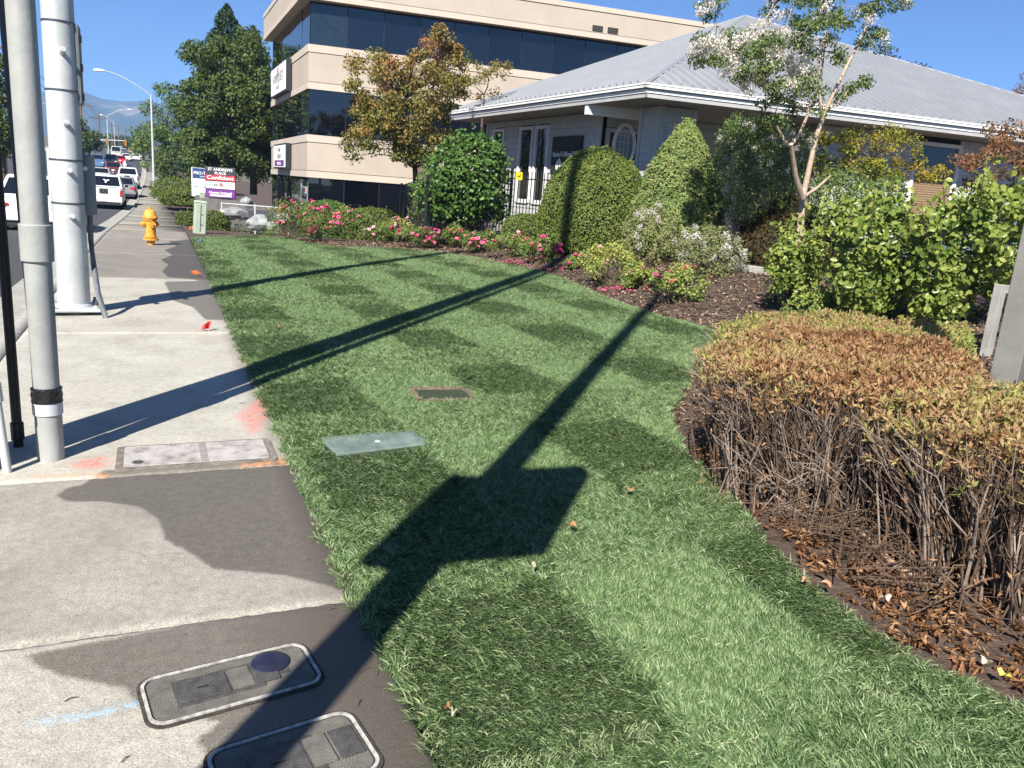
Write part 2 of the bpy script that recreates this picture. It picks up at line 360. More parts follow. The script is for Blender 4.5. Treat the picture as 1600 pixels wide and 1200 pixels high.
for i in range(len(JY)-1):
    y0, y1 = JY[i]+(.009 if i < 6 else .006), JY[i+1]-(.009 if i < 6 else .006); near = y1 < 13
    st = .022 if y1 < 9 else (.06 if y1 < 26 else 1.0)
    def skew(y): return .13*1 if abs(y-2.78) < .02 else 0
    nx = max(2, int((SX1-SX0)/st)); ny = max(2, int((y1-y0)/st))
    gx, gy = np.meshgrid(np.linspace(SX0, SX1, nx+1), np.linspace(0, 1, ny+1))
    k0 = 0; yy = y0+(y1-y0)*gy
    P2 = np.stack([gx.ravel()+curve(yy.ravel()), yy.ravel()], 1)
    zz = base(P2[:, 1])+.0015*lump(np.c_[P2, P2[:, :1]*0], 1.5, i)
    edge_d = np.minimum(np.minimum(yy-y0, y1-yy), np.minimum(gx-SX0, SX1-gx)).ravel()
    zz = zz-.006*np.clip(1-edge_d/.02, 0, 1)**2
    ej = .007*lump(np.c_[P2[:, :1]*26, P2[:, :1]*0, P2[:, :1]*0+i], 1, 4)*(y1 < 9); P2[:, 1] += np.where((gy.ravel() == 0) | (gy.ravel() == 1), ej, 0)
    V = np.c_[P2, zz]; n = nx+1
    jj, ii = np.meshgrid(np.arange(ny), np.arange(nx), indexing='ij'); a = (jj*n+ii).ravel()
    F = np.stack([a, a+1, a+n+1, a+n], 1)
    nb = len(V)                                   # skirt for thickness
    ring = list(range(0, n))+[r*n+nx for r in range(1, ny+1)]+[ny*n+c for c in range(nx-1, -1, -1)]+[r*n for r in range(ny-1, 0, -1)]
    V = np.vstack([V, V[ring]-[0, 0, .1]]); m = len(ring)
    F = np.vstack([F, np.array([(ring[(q+1) % m], ring[q], nb+q, nb+(q+1) % m) for q in range(m)])])
    me = np_mesh('slab', V, F, M_side)
    def setattr_(nm, polys, soft=.02):
        d = np.full(len(V), -1.0)
        if y0 < 26:
            for pl in polys: d = np.maximum(d, -sdf(pl, V[:, :2]))
        at = me.attributes.new(nm, 'FLOAT', 'POINT'); at.data.foreach_set('value', d.astype(np.float32))
    setattr_('wet', WET); setattr_('red', RED); setattr_('orange', ORG); setattr_('blue', BLU)
    at = me.attributes.new('dirt', 'FLOAT', 'POINT')
    dd = np.clip(1-(SX1-(V[:, 0]-curve(V[:, 1])))/(.55 if y1 < 3 else .16), 0, 1)*(1.1 if y1 < 9 else .5); at.data.foreach_set('value', dd.astype(np.float32))
    o = link_mesh('paving_slab', me, side); o.color = (*tint.get(i, (.68, .66, .64) if i % 2 else (.76, .74, .72)), 1)
# joint filler under the slabs
strip('joint_filler', [(SX0-.01, -.03), (SX1+.004, -.03)], pmat('joint_dirt', (.03, .025, .02), (.06, .05, .04), 30, .95), Y=np.arange(-3, 126, 1.0))

# ---- garden terrain sheet (mulch) and turf
LAWN = [(.69, -2.5), (.69, 1.2), (.70, 2.0), (.655, 3), (.66, 4.4), (.655, 6.4), (.67, 11), (.72, 16), (.76, 21.2), (2.2, 22.6), (3.1, 22.3), (3.35, 20.6), (3.9, 19.3), (5.4, 19.4), (6.3, 18.3), (6.75, 16.6), (6.85, 13.4), (6.35, 10.6), (6.25, 9.2), (6.35, 8.2), (6.1, 7.1), (4.6, 5.9), (3.5, 4.8), (3.05, 3.9), (2.85, 3.15), (2.66, 2.7), (2.52, 2.2), (2.5, 1.8), (2.65, 1.35), (3.0, .7), (3.6, -.3), (4, -2.5)]
gxs = np.concatenate([np.arange(.68, 12, .16), np.arange(12, 60, 2.0)]); gys = np.concatenate([np.arange(-3, 26, .16), np.arange(26, 140, 2.0)])
gx, gy = np.meshgrid(gxs, gys); X, Y = gx.ravel(), gy.ravel()
V = np.c_[X, Y, gz(X, Y)-.035+.012*lump(np.c_[X, Y, X*0], 5, 3)]
n = len(gxs); jj, ii = np.meshgrid(np.arange(len(gys)-1), np.arange(n-1), indexing='ij'); a = (jj*n+ii).ravel()
tag(link_mesh('mulch_bed', np_mesh('mulch_bed', V, np.stack([a, a+1, a+n+1, a+n], 1), M_mulch, smooth=True)), kind='structure')
def lawn_mesh():
    bm = bmesh.new(); vs = [bm.verts.new((x, y, 0)) for x, y in LAWN]; bm.faces.new(vs)
    for ax, lo, hi, st in ((0, .7, 7.2, .3), (1, -2.4, 23, .3)):
        for q in np.arange(lo, hi, st):
            co = [0, 0, 0]; co[ax] = q; no = [0, 0, 0]; no[ax] = 1
            bmesh.ops.bisect_plane(bm, geom=bm.verts[:]+bm.edges[:]+bm.faces[:], plane_co=co, plane_no=no)
    for v in bm.verts: v.co.z = gzf(v.co.x, v.co.y)-.004
    me = bpy.data.meshes.new('lawn'); bm.to_mesh(me); bm.free(); me.materials.append(M_soil); return me
lawn = tag(link_mesh('lawn', lawn_mesh()), kind='structure')

# ---- hills
def hills():
    n = 420; rows = 22; V = []; az0, az1 = -62, 60
    prof = [(-62, 120), (-30, 170), (-14, 175), (-9, 160), (-7, 150), (-5.9, 160), (-5.2, 163), (-4.3, 178), (-3.9, 172), (-3.4, 166), (-2.8, 156), (-2.2, 160), (-1.7, 157), (-1.2, 166), (-.4, 169), (.6, 160), (2, 150), (10, 160), (30, 140), (60, 90)]
    A, Hh = zip(*prof); r = np.random.default_rng(11)
    for j in range(rows):
        t = j/(rows-1)
        for i in range(n):
            a = az0+(az1-az0)*i/(n-1); h = np.interp(a, A, Hh)
            D = 2200+900*t
            q = np.array([[a*1.1, t*5, 0]])
            z = 30+h*1.13*(t**.75)*(1+.30*lump(q, 1.6, 5)[0]*(1.04-t))+4*lump(q, 6, 9)[0]*(t > 0)
            p = az(a)*D; V.append((p[0], p[1], z-12 if j else 20))
    F = [(j*n+i, j*n+i+1, (j+1)*n+i+1, (j+1)*n+i) for j in range(rows-1) for i in range(n-1)]
    m = pmat('hill_woods', (.035, .05, .022), (.075, .085, .04), .009, .95, c3=(.05, .065, .03), detail=9)
    N, L = nodes_of(m); P = N['Principled BSDF']; src = P.inputs['Base Color'].links[0].from_socket
    tc = N.new('ShaderNodeTexCoord'); ns = N.new('ShaderNodeTexNoise'); ns.inputs['Scale'].default_value = .0035; ns.inputs['Detail'].default_value = 3; L.new(tc.outputs['Object'], ns.inputs[0])
    rp = N.new('ShaderNodeValToRGB'); rp.color_ramp.elements[0].position = .69; rp.color_ramp.elements[1].position = .72; L.new(ns.outputs['Fac'], rp.inputs[0])
    mx = N.new('ShaderNodeMix'); mx.data_type = 'RGBA'; L.new(rp.outputs[0], mx.inputs[0]); L.new(src, mx.inputs[6]); mx.inputs[7].default_value = (.20, .165, .12, 1); L.new(mx.outputs[2], P.inputs['Base Color'])
    tag(link_mesh('hills', np_mesh('hills', np.array(V), np.array(F), m, smooth=True)), kind='structure')
hills()
# ================================================================ BUILDINGS
Z = np.array([0, 0, 1.0])
M_trim = pmat('white_trim', (.68, .67, .65), (.78, .77, .75), 3, .6)
M_siding = pmat('painted_siding', (.42, .42, .41), (.50, .50, .48), 5, .65, .15)
M_soffit = pmat('soffit', (.20, .18, .15), (.25, .225, .19), 3, .8)
M_roof = pmat('roof_metal', (.235, .245, .265), (.27, .28, .30), 1.2, .45, 0)
M_glass = pmat('house_glass', (.008, .01, .008), None, rough=.03, spec=.9)
M_dark = pmat('dark_void', (.012, .011, .01), None, rough=.9)
M_blk = pmat('black_paint', (.012, .012, .014), (.02, .02, .022), 8, .45)
M_white = pmat('sign_white', (.76, .76, .75), (.82, .82, .81), 2, .5)
hz = thing('dental_house', 'single-storey house office with grey metal hip roof and white siding', 'building', (10.227, 16.235, .5))
HC = np.array([10.227, 16.235, 0.]); E1, E2 = az(97), az(-2.5)
def hp(a, b, z): return HC+E1*a+E2*b+Z*z
# -- roof: standing-seam panels, one object each
ev = 4.2; AP = hp(9.3, 9.3, ev+9.3*.42)
def panel_face(p0, p1, apex, npan, lift=.0):
    p0, p1, apex = map(np.asarray, (p0, p1, apex)); u = (p1-p0); Lw = np.linalg.norm(u); u = u/Lw
    nrm = np.cross(u, apex-p0); nrm /= np.linalg.norm(nrm)
    if nrm[2] < 0: nrm = -nrm
    s = np.cross(nrm, u);
    if s[2] < 0: s = -s
    ta = (apex-p0)@u; ha = (apex-p0)@s
    def top(t): return ha*t/ta if t <= ta else ha*(Lw-t)/(Lw-ta)
    w = Lw/npan
    for i in range(npan):
        t0, t1 = i*w+.004, (i+1)*w-.004; mb = MB()
        pts = [p0+u*t0, p0+u*t1, p0+u*t1+s*top(t1)]
        if t0 < ta < t1: pts.append(apex)
        pts.append(p0+u*t0+s*top(t0)) if top(t0) > .01 else None
        P = [p+nrm*.02 for p in pts]
        if np.cross(P[1]-P[0], P[2]-P[0])@nrm < 0: P = P[::-1]
        mb.slab(P, .018)
        for off in (.11,):                         # raised rib by the edge
            h = min(top(t1-off), top(t1-off+.09))-.05
            if h < .2 or t1-off < t0: continue
            a = p0+u*(t1-off); b = a+s*h; q = nrm*.10; r = u*.10
            mb.add([a+nrm*.0205, a+r+nrm*.0205, a+r*.8+q, a+r*.2+q, b+nrm*.0205, b+r+nrm*.0205, b+r*.8+q, b+r*.2+q], [(0, 1, 2, 3), (1, 5, 6, 2), (2, 6, 7, 3), (3, 7, 4, 0), (7, 6, 5, 4)])
        mb.build('roof_panel', M_roof, hz)
c00, c10, c01, c11 = hp(0, 0, ev), hp(18.6, 0, ev), hp(0, 12, ev), hp(18.6, 12, ev)
panel_face(c00, c10, AP, 62); panel_face(c01, c00, AP, 40)
mb = MB(); mb.slab([c10, c11, AP], .03); mb.slab([c11, c01, AP], .03); mb.build('rear_roof', M_roof, hz)
mb = MB()
for c in (c00, c01, c10): mb.tube([c+Z*.03, AP+Z*.05], [.06, .06], 6)
mb.build('hip_cap', M_roof, hz)
# -- gutters, fascia, soffit
def run(name, mat, a0, a1, off, z0, z1, th, axis):
    mb = MB()
    if axis == 1: mb.frame_box(HC, E1, E2, (a0, a1), (off, off+th), (z0, z1))
    else: mb.frame_box(HC, E1, E2, (off, off+th), (a0, a1), (z0, z1))
    return mb.build(name, mat, hz)
for axis, L_ in ((1, 18.8), (0, 12.0)):
    run('gutter', M_trim, -.12, L_, -.12, 4.10, 4.19, .11, axis)
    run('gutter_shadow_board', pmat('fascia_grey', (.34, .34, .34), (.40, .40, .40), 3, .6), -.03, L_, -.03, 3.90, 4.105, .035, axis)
    run('gutter_lip', M_trim, -.135, L_, -.135, 4.165, 4.20, .02, axis)
    run('fascia_board', M_trim, -.05, L_, -.052, 4.0, 4.075, .02, axis)
mb = MB(); mb.slab([hp(0, 0, 3.93), hp(18.6, 0, 3.93), hp(18.6, 12, 3.93), hp(0, 12, 3.93)], .02); mb.build('soffit', M_soffit, hz)
# -- walls of lapped boards, one object each
def siding(a, b, axis, off, z0, z1, holes=(), sgn=-1, h=.19):
    """axis 0: wall along E2 at E1=off facing -E1; axis 1: along E1 at E2=off facing -E2"""
    nrow = int(round((z1-z0)/h)); h = (z1-z0)/nrow
    for r in range(nrow):
        zb, zt = z0+r*h, z0+(r+1)*h-.004; segs = [(a, b)]
        for (h0, h1, hz0, hz1) in holes:
            if zb < hz1 and zt > hz0:
                segs = [q for s in segs for q in ((s[0], min(s[1], h0)), (max(s[0], h1), s[1])) if q[1]-q[0] > .02]
        for s0, s1 in segs:
            P = []
            for t in (s0+.002, s1-.002):
                for o, z in ((off, zb), (off-.028, zb), (off-.01, zt), (off, zt)):
                    P.append(hp(o, t, z) if axis == 0 else hp(t, o, z))
            MB().add(P, [(0, 1, 2, 3), (7, 6, 5, 4), (0, 4, 5, 1), (1, 5, 6, 2), (2, 6, 7, 3), (3, 7, 4, 0)]).build('siding_board', M_siding, hz)
FZ = .55
def wallcore(a, b, axis, off, z0, z1, mat=M_dark, th=.15):
    mb = MB(); r = ((off+.004, off+th), (a, b)) if axis == 0 else ((a, b), (off+.004, off+th))
    mb.frame_box(HC, E1, E2, r[0], r[1], (z0, z1)); return mb.build('wall_core', mat, hz)
WIN = [(6.86, 7.68, 1.33, 3.62), (7.92, 8.8, 1.33, 3.62), (10.1, 10.9, 1.33, 3.62)]
siding(4.02, 11.5, 0, 1.2, FZ, 3.9, WIN); wallcore(4.02, 11.5, 0, 1.2, FZ, 3.9)
siding(1.2, 1.93, 0, 1.2, FZ, 3.9); wallcore(1.2, 1.93, 0, 1.2, FZ, 3.9, M_siding)
siding(1.22, 2.1, 1, 1.19, FZ, 3.9); wallcore(1.36, 2.1, 1, 1.2, FZ, 3.9, M_siding)
siding(1.4, 5.9, 1, 4.0, FZ, 3.9, [(1.4, 2.7, FZ, 3.45)]); wallcore(1.4, 5.9, 1, 4.0, FZ, 3.9)
W2 = [(9.0, 10.5, 1.2, 3.72), (13.2, 14.8, 1.2, 3.72)]
siding(5.9, 17.6, 1, 1.2, FZ-.4, 3.9, W2); wallcore(5.9, 17.6, 1, 1.2, FZ-.4, 3.9)
wallcore(1.2, 11.4, 0, 17.4, FZ-.3, 3.9, M_siding); wallcore(1.4, 17.4, 1, 11.4, FZ-.3, 3.9, M_siding); wallcore(1.3, 4.0, 0, 5.8, FZ, 3.9, M_soffit)
mb = MB(); mb.frame_box(HC, E1, E2, (.9, 17.8), (.9, 11.6), (-.4, FZ)); mb.build('plinth', pmat('plinth_concrete', (.22, .21, .2), (.3, .29, .27), 5, .9), hz)
for t0, t1, axis, off in ((3.88, 4.03, 0, 1.2), (11.4, 11.55, 0, 1.2), (1.92, 2.04, 0, 1.2), (1.17, 1.27, 0, 1.2), (1.17, 1.27, 1, 1.19), (2.06, 2.16, 1, 1.19), (5.85, 6.0, 1, 1.2)):
    mb = MB(); r = ((off-.05, off+.02), (t0, t1)) if axis == 0 else ((t0, t1), (off-.05, off+.02))
    mb.frame_box(HC, E1, E2, r[0], r[1], (FZ, 3.9)); mb.build('corner_board', M_siding, hz)
def hwindow(t0, t1, z0, z1, axis, off, blind=False):
    def B(a, b, c, d0, d1): 
        return (((off+d0, off+d1), (a, b), c) if axis == 0 else ((a, b), (off+d0, off+d1), c))
    w = MB().frame_box(HC, E1, E2, *B(t0+.05, t1-.05, (z0+.05, z1-.05), -.005, .001)).build('window', M_glass, hz)
    mb = MB()
    for a, b, c in ((t0-.05, t0+.05, (z0-.05, z1+.05)), (t1-.05, t1+.05, (z0-.05, z1+.05)), (t0+.05, t1-.05, (z1-.05, z1+.05)), (t0+.05, t1-.05, (z0-.08, z0+.05))):
        mb.frame_box(HC, E1, E2, *B(a, b, c, -.07, -.0055))
    mb.build('frame', M_trim, w)
    if blind:
        n = 26; zt = z1-.75
        m = pmat('woven_blind', (.20, .13, .07), (.30, .20, .11), 30, .8)
        for i in range(n):
            zz = z0+.06+(zt-z0-.06)*i/n
            MB().frame_box(HC, E1, E2, *B(t0+.06, t1-.06, (zz, zz+(zt-z0)/n*.8), -.02, -.006)).build('blind_slat', m, w)
for q in WIN: hwindow(*q, 0, 1.2)
for q in W2: hwindow(*q, 1, 1.2, True)
# -- front door with oval leaded light, facing the street corner
dr = MB().frame_box(HC, E1, E2, (1.48, 2.62), (3.93, 3.99), (FZ, 3.4)).build('door', pmat('door_wood', (.022, .014, .010), (.03, .02, .014), 5, .5), hz)
def pplane(x, y, o, n):
    d = CR@_ray(x, y); P0 = np.array([0, 0, EYE]); return P0+d*(((o-P0)@n)/(d@n))
oc = pplane(971, 228, hp(0, 3.925, 0), np.cross(E1, Z)); oa = float((oc-HC)@E1); oz = oc[2]
oa = 1.93
mb = MB(); k = 28
ring = lambda rx, rz, o: [hp(oa+rx*math.cos(2*math.pi*i/k), 3.925-o, oz+rz*math.sin(2*math.pi*i/k)) for i in range(k)]
mb.poly(ring(.27, .52, .004)); mb.build('oval_pane', pmat('leaded_glass', (.10, .14, .14), (.18, .22, .22), 8, .15), dr)
mb = MB(); A, B_ = ring(.36, .62, .03), ring(.26, .52, .03); A0 = ring(.36, .62, 0)
mb.add(A+B_+A0, [(i, (i+1) % k, k+(i+1) % k, k+i) for i in range(k)]+[(i, 2*k+i, 2*k+(i+1) % k, (i+1) % k) for i in range(k)]); mb.build('oval_frame', M_trim, dr)
mb = MB()
for s in (-.12, 0, .12): mb.cyl(hp(oa+s, 3.91, oz-.46+abs(s)), hp(oa+s, 3.91, oz+.46-abs(s)), .008, n=5)
for s in (-.28, -.1, .1, .28): mb.cyl(hp(oa-.22+abs(s)*.2, 3.91, oz+s), hp(oa+.22-abs(s)*.2, 3.91, oz+s), .008, n=5)
mb.build('leading', M_trim, dr)
mb = MB()
for a, b, c in ((1.38, 1.48, (FZ, 3.5)), (2.62, 2.72, (FZ, 3.5)), (1.48, 2.62, (3.4, 3.5))): mb.frame_box(HC, E1, E2, (a, b), (3.90, 3.985), c)
mb.build('door_frame', M_siding, hz)
# porch beam end under the eave, and the dark house number by the porch
MB().frame_box(HC, E1, E2, (.0, 3.0), (2.55, 2.69), (3.66, 3.925)).build('porch_beam', M_trim, hz)
MB().frame_box(HC, E1, E2, (1.45, 1.5), (1.08, 1.13), (2.7, 3.05)).frame_box(HC, E1, E2, (1.56, 1.62), (1.08, 1.13), (2.85, 3.05)).build('house_number', M_blk, hz)
# -- wall sign
hs = thing('wall_sign', 'dark green office name board on the white siding beside the tall windows', 'sign', hp(1.12, 5.6, 2.25))
MB().frame_box(HC, E1, E2, (1.10, 1.165), (4.74, 6.46), (2.22, 3.3)).build('board', pmat('sign_green', (.018, .026, .022), (.028, .036, .032), 3, .6, spec=.2), hs, bevel=.01)
text_mesh('Stephen B. Oldroyd DMD', .2, M_white, hp(1.095, 5.6, 2.78), -E2, Z, parent=hs, sx=.72, bold=.004)
for s, tz in ((0, 2.48),):
    MB().add([hp(1.094, b, z) for b, z in ((6.1, 2.34), (5.98, 2.34), (5.98, 2.44), (5.9, 2.44), (5.9, 2.34), (5.78, 2.34), (5.74, 2.5), (5.84, 2.6), (5.94, 2.68), (6.04, 2.6), (6.14, 2.5))], [tuple(range(11))]).build('emblem', M_white, hs)
text_mesh('Family Dentistry', .08, M_white, hp(1.095, 5.25, 2.5), -E2, Z, parent=hs)

# ================================================================ three-storey office building
ob = thing('office_building', 'three-storey beige office block with dark ribbon windows behind the house', 'building', (6, 36, -1.8))
OC = np.array([5.98, 36.0, 0]); B1, B2 = az(97.2), az(0.0)
def bp(a, b, z): return OC+B1*a+B2*b+Z*z
M_stucco = pmat('beige_stucco', (.385, .325, .262), (.43, .365, .295), .8, .85, .08, bscale=120)
M_stuccoL = pmat('beige_stucco_trim', (.45, .385, .315), (.49, .42, .345), .8, .85)
M_tint = pmat('tinted_glass', (.004, .006, .010), None, rough=.015, spec=1.0)
M_tint.node_tree.nodes['Principled BSDF'].inputs['IOR'].default_value = 1.5
M_tintB = pmat('tinted_glass_blinds', (.010, .017, .022), (.016, .026, .032), 5, .02, spec=1.0); M_tintC = pmat('tinted_glass_deep', (.002, .003, .005), None, rough=.015, spec=1.0)
def pane(a0, a1, b0, b1, z0, z1, side):           # one glass pane, a hair out of true like any real glazing
    j = [random.uniform(-.012, .012) for _ in range(4)]; m = random.choice([M_tint, M_tint, M_tintB, M_tintC])
    P = [bp(a0, -.0+j[0]*.5, z0), bp(a1, j[1]*.5, z0), bp(a1, j[2], z1), bp(a0, j[3], z1)] if side == 0 else [bp(j[0]*.5, b1, z0), bp(j[1]*.5, b0, z0), bp(j[2], b0, z1), bp(j[3], b1, z1)]
    MB().slab(P, .03).build('window_pane', m, ob)
M_mull = pmat('dark_mullion', (.012, .014, .018), None, rough=.4)
L1, L2 = 18.4, 12.0
def ring_band(name, o, z0, z1, mat, parent=ob):
    mb = MB(); mb.frame_box(OC, B1, B2, (-o, L1), (-o, L2+o), (z0, z1)); return mb.build(name, mat, parent)
MB().frame_box(OC, B1, B2, (.25, L1-.1), (.25, L2-.2), (-2.5, 9.2)).build('core', M_dark, ob)
for z0, z1 in ((1.54, 3.32), (5.17, 6.94)):
    ring_band('spandrel', .06, z0+.30, z1-.32, M_stucco); ring_band('spandrel_lip', .09, z0, z0+.27, M_stuccoL); ring_band('spandrel_cap', .09, z1-.30, z1, M_stuccoL)
    ring_band('spandrel_groove', .03, z0+.27, z1-.30, M_stucco)
ring_band('parapet', .42, 8.88, 9.72, M_stucco); ring_band('parapet_lip', .45, 8.62, 8.85, M_stuccoL); ring_band('parapet_groove', .38, 8.65, 9.9, M_stucco); ring_band('parapet_cap', .45, 9.76, 9.97, M_stuccoL)
for z0, z1 in ((-2.2, 1.54), (3.32, 5.17), (6.94, 8.65)):
    n1, n2 = 12, 6
    for i in range(n1):
        a0, a1 = L1*i/n1+.02, L1*(i+1)/n1-.02
        pane(a0, a1, 0, 0, z0+.002, z1-.002, 0)
        if i: MB().frame_box(OC, B1, B2, (a0-.04, a0), (-.015, .05), (z0+.003, z1-.003)).build('mullion', M_mull, ob)
    for i in range(n2):
        b0, b1 = .03+(L2-.03)*i/n2+.02, .03+(L2-.03)*(i+1)/n2-.02
        pane(0, 0, b0, b1, z0+.002, z1-.002, 1)
for a in (12.3, 13.05):
    m = MB()
    for k_ in range(3): m.frame_box(OC, B1, B2, (a, a+.5), (-.475, -.42), (8.95+k_*.085, 8.99+k_*.085))
    m.build('vent', pmat('vent_dark', (.06, .05, .045), None, rough=.8), ob)
MB().frame_box(OC, B1, B2, (9.5, 10.3), (2, 2.8), (9.97, 10.5)).frame_box(OC, B1, B2, (12, 12.9), (2, 3), (9.97, 10.45)).build('roof_vent', pmat('galv_vent', (.4, .4, .4), None, rough=.5, metal=.5), ob)
MB().frame_box(OC, B1, B2, (1.5, 12), (L2+.5, L2+14), (3.2, 6.9)).build('rear_wing', M_stucco, ob)
MB().frame_box(OC, B1, B2, (1.7, 12), (L2+.6, L2+14), (-2.5, 3.2)).build('undercroft_shade', M_dark, ob)  # solid block coloured near black for the shade of a parking undercroft
# signs on the street side
def bsign(b0, b1, z0, z1, lines, label, bands=()):
    t = thing('building_sign', label, 'sign', bp(-.3, (b0+b1)/2, z0))
    MB().frame_box(OC, B1, B2, (-.34, -.095), (b0, b1), (z0, z1)).build('cabinet', M_blk, t, bevel=.01)
    MB().frame_box(OC, B1, B2, (-.355, -.341), (b0+.1, b1-.1), (z0+.08, z1-.08)).build('face', M_white, t)
    for (u0, u1, v0, v1, m) in bands:
        MB().frame_box(OC, B1, B2, (-.359, -.356), (b0+(b1-b0)*u0, b0+(b1-b0)*u1), (z0+(z1-z0)*v0, z0+(z1-z0)*v1)).build('band', m, t)
    for s, sz, v, m in lines: text_mesh(s, sz, m, bp(-.363, (b0+b1)/2, z0+(z1-z0)*v), -B2, Z, parent=t)
M_red = pmat('sign_red', (.62, .035, .045), None, rough=.45); M_purple = pmat('sign_purple', (.16, .04, .24), None, rough=.45); M_navy = pmat('sign_navy', (.03, .06, .17), None, rough=.45); M_grey = pmat('sign_grey', (.25, .27, .27), None, rough=.5)
bsign(40.4-36, 45.9-36, 5.42, 6.86, [('HOMEQUEST', .62, .55, M_grey), ('REALTY', .3, .25, M_grey)], 'white square sign box with red mark high on the beige wall', [(.46, .54, .6, .9, M_red)])
bsign(40.4-36, 44.8-36, 1.84, 3.05, [('Home', .38, .78, M_grey), ('Instead', .42, .52, M_grey), ('SENIOR CARE', .22, .2, M_white)], 'white and purple sign box low on the beige wall', [(.12, .88, .1, .34, M_purple)])
# ================================================================ STREET FURNITURE
M_galv = pmat('galvanised_white', (.40, .415, .415), (.54, .56, .565), 2.2, .5, .1, metal=.1, bscale=30)
M_pvc = pmat('grey_pvc', (.26, .27, .26), (.37, .375, .36), 3, .55, .08, bscale=40)
M_pvcd = pmat('dark_conduit', (.055, .06, .065), (.08, .085, .09), 6, .5)
M_tape = pmat('black_tape', (.012, .012, .013), None, rough=.28, bump=.5, bscale=40)
M_wood = pmat('pole_wood', (.09, .06, .04), (.16, .11, .075), 9, .9, .5)
M_rust = pmat('rusty_iron', (.10, .06, .04), (.2, .13, .09), 20, .85, .3)
# -- grey riser conduit with coupling and tape
c = px(80, 716)
t = thing('riser_conduit', 'thick grey plastic conduit with black tape near its base', 'conduit', (c[0], c[1], 0))
X0, Y0 = c[0], c[1]
def vcyl(name, z0, z1, r, m, n=28, bev=0, par=None, x=None, y=None, r1=None): 
    return MB().cyl((x if x is not None else X0, y if y is not None else Y0, z0), (x if x is not None else X0, y if y is not None else Y0, z1), r, r1, n).build(name, m, par or t, smooth=True, bevel=bev)
R0 = .066
vcyl('lower_pipe', 0, .30, R0, M_pvc)
vcyl('collar', .255, .325, R0+.007, pmat('pale_pvc', (.46, .48, .49), (.52, .54, .55), 4, .5), bev=.003)
vcyl('upper_pipe', .30, 12.5, R0-.002, M_pvc)
vcyl('coupling', 1.07, 1.26, R0+.010, M_pvc, bev=.006)
MB().lathe([(R0+.004, .318), (R0+.010, .325), (R0+.007, .345), (R0+.011, .362), (R0+.006, .385), (R0+.010, .398), (R0+.002, .405)], 28, (X0, Y0, 0)).build('tape', M_tape, t, smooth=True)
# -- black and dark pipes beside it, pale pipe at the frame edge
def pipe(label, pxy, r, h, m, name='steel_pipe', joint=None, dx=0):
    c = px(*pxy); q = thing(name, label, 'pipe', (c[0], c[1], 0))
    MB().cyl((c[0], c[1], -.02), (c[0]+dx, c[1], h), r, n=16).build('pipe', m, q, smooth=True)
    if joint: MB().cyl((c[0]+dx*joint/h, c[1], joint), (c[0]+dx*(joint+.1)/h, c[1], joint+.1), r+.008, n=16).build('coupling', m, q, smooth=True, bevel=.004)
    return q
pipe('slim black pipe standing left of the taped grey conduit', (29, 697), .026, 5.5, M_blk, joint=.04)
pq = pipe('slim dark pipe hugging the back of the grey conduit', (70, 704), .024, 12, M_pvcd, dx=-.22)
pipe('pale thin pipe standing at the left edge of the sidewalk', (12, 738), .021, 2.2, pmat('pale_pipe', (.5, .5, .48), (.58, .57, .55), 8, .5), joint=.38, dx=-.12)
# utility pole that carries the risers (just out of frame; its broad shadow crosses the walk)
up = thing('utility_pole', 'wooden utility pole carrying the conduits, standing just left of the frame', 'pole', (-1.02, 4.55, 0))
MB().tube([(-1.02, 4.55, -.3), (-1.02, 4.55, 4), (-1.02, 4.55, 16.5)], [.165, .155, .12], 18).build('pole', M_wood, up, smooth=True)
MB().box((-1.02, 4.55, 15.7), (2.4, .12, .14)).build('crossarm', M_wood, up)
# -- white traffic pole with base plate, bands, pegs, boxes and flex conduit
c = px(117, 488); wx, wy = c[0], c[1]
t = thing('traffic_pole', 'white steel traffic signal pole bolted down by the kerb', 'pole', (wx, wy, 0))
MB().tube([(wx, wy, .07), (wx, wy, 4.5), (wx, wy, 10.8)], [.155, .14, .115], 36).build('shaft', M_galv, t, smooth=True)
MB().lathe([(.155, .06), (.185, .065), (.165, .10), (.15, .11)], 36, (wx, wy, 0)).build('weld_ring', M_galv, t, smooth=True)
MB().box((wx, wy, .055), (.50, .50, .035), rz=.1).build('base_plate', M_galv, t, bevel=.01)
MB().cyl((wx, wy, 0), (wx, wy, .037), .2, n=20).build('grout_pad', pmat('grout', (.10, .09, .08), (.2, .18, .16), 20, .95, .5), t)
for sx in (-1, 1):
    for sy in (-1, 1):
        p = Matrix.Rotation(.1, 3, 'Z')@Vector((sx*.2, sy*.2, 0))
        b = MB().cyl((wx+p.x, wy+p.y, .02), (wx+p.x, wy+p.y, .135), .013, n=8).build('anchor_bolt', M_rust, t)
        MB().cyl((wx+p.x, wy+p.y, .073), (wx+p.x, wy+p.y, .103), .028, n=6).build('nut', M_galv, b)
tocam = math.atan2(-wy, -wx)
for zz in (1.144, 1.572, 2.242, 2.878):
    rr = .157-.003*zz
    MB().lathe([(rr, zz-.008), (rr+.004, zz-.008), (rr+.004, zz+.008), (rr, zz+.008)], 36, (wx, wy, 0)).build('steel_band', pmat('steel_strap', (.12, .12, .13), (.2, .2, .2), 30, .3, metal=.8), t)
for zz in (1.02, 1.47, 1.93, 2.6):
    a = tocam+.12; d = Vector((math.cos(a), math.sin(a), .12)); p = Vector((wx, wy, zz-.03))+d*.13
    MB().cyl(p, p+d*.16, .024, n=12).build('peg', M_galv, t, smooth=True, bevel=.004)
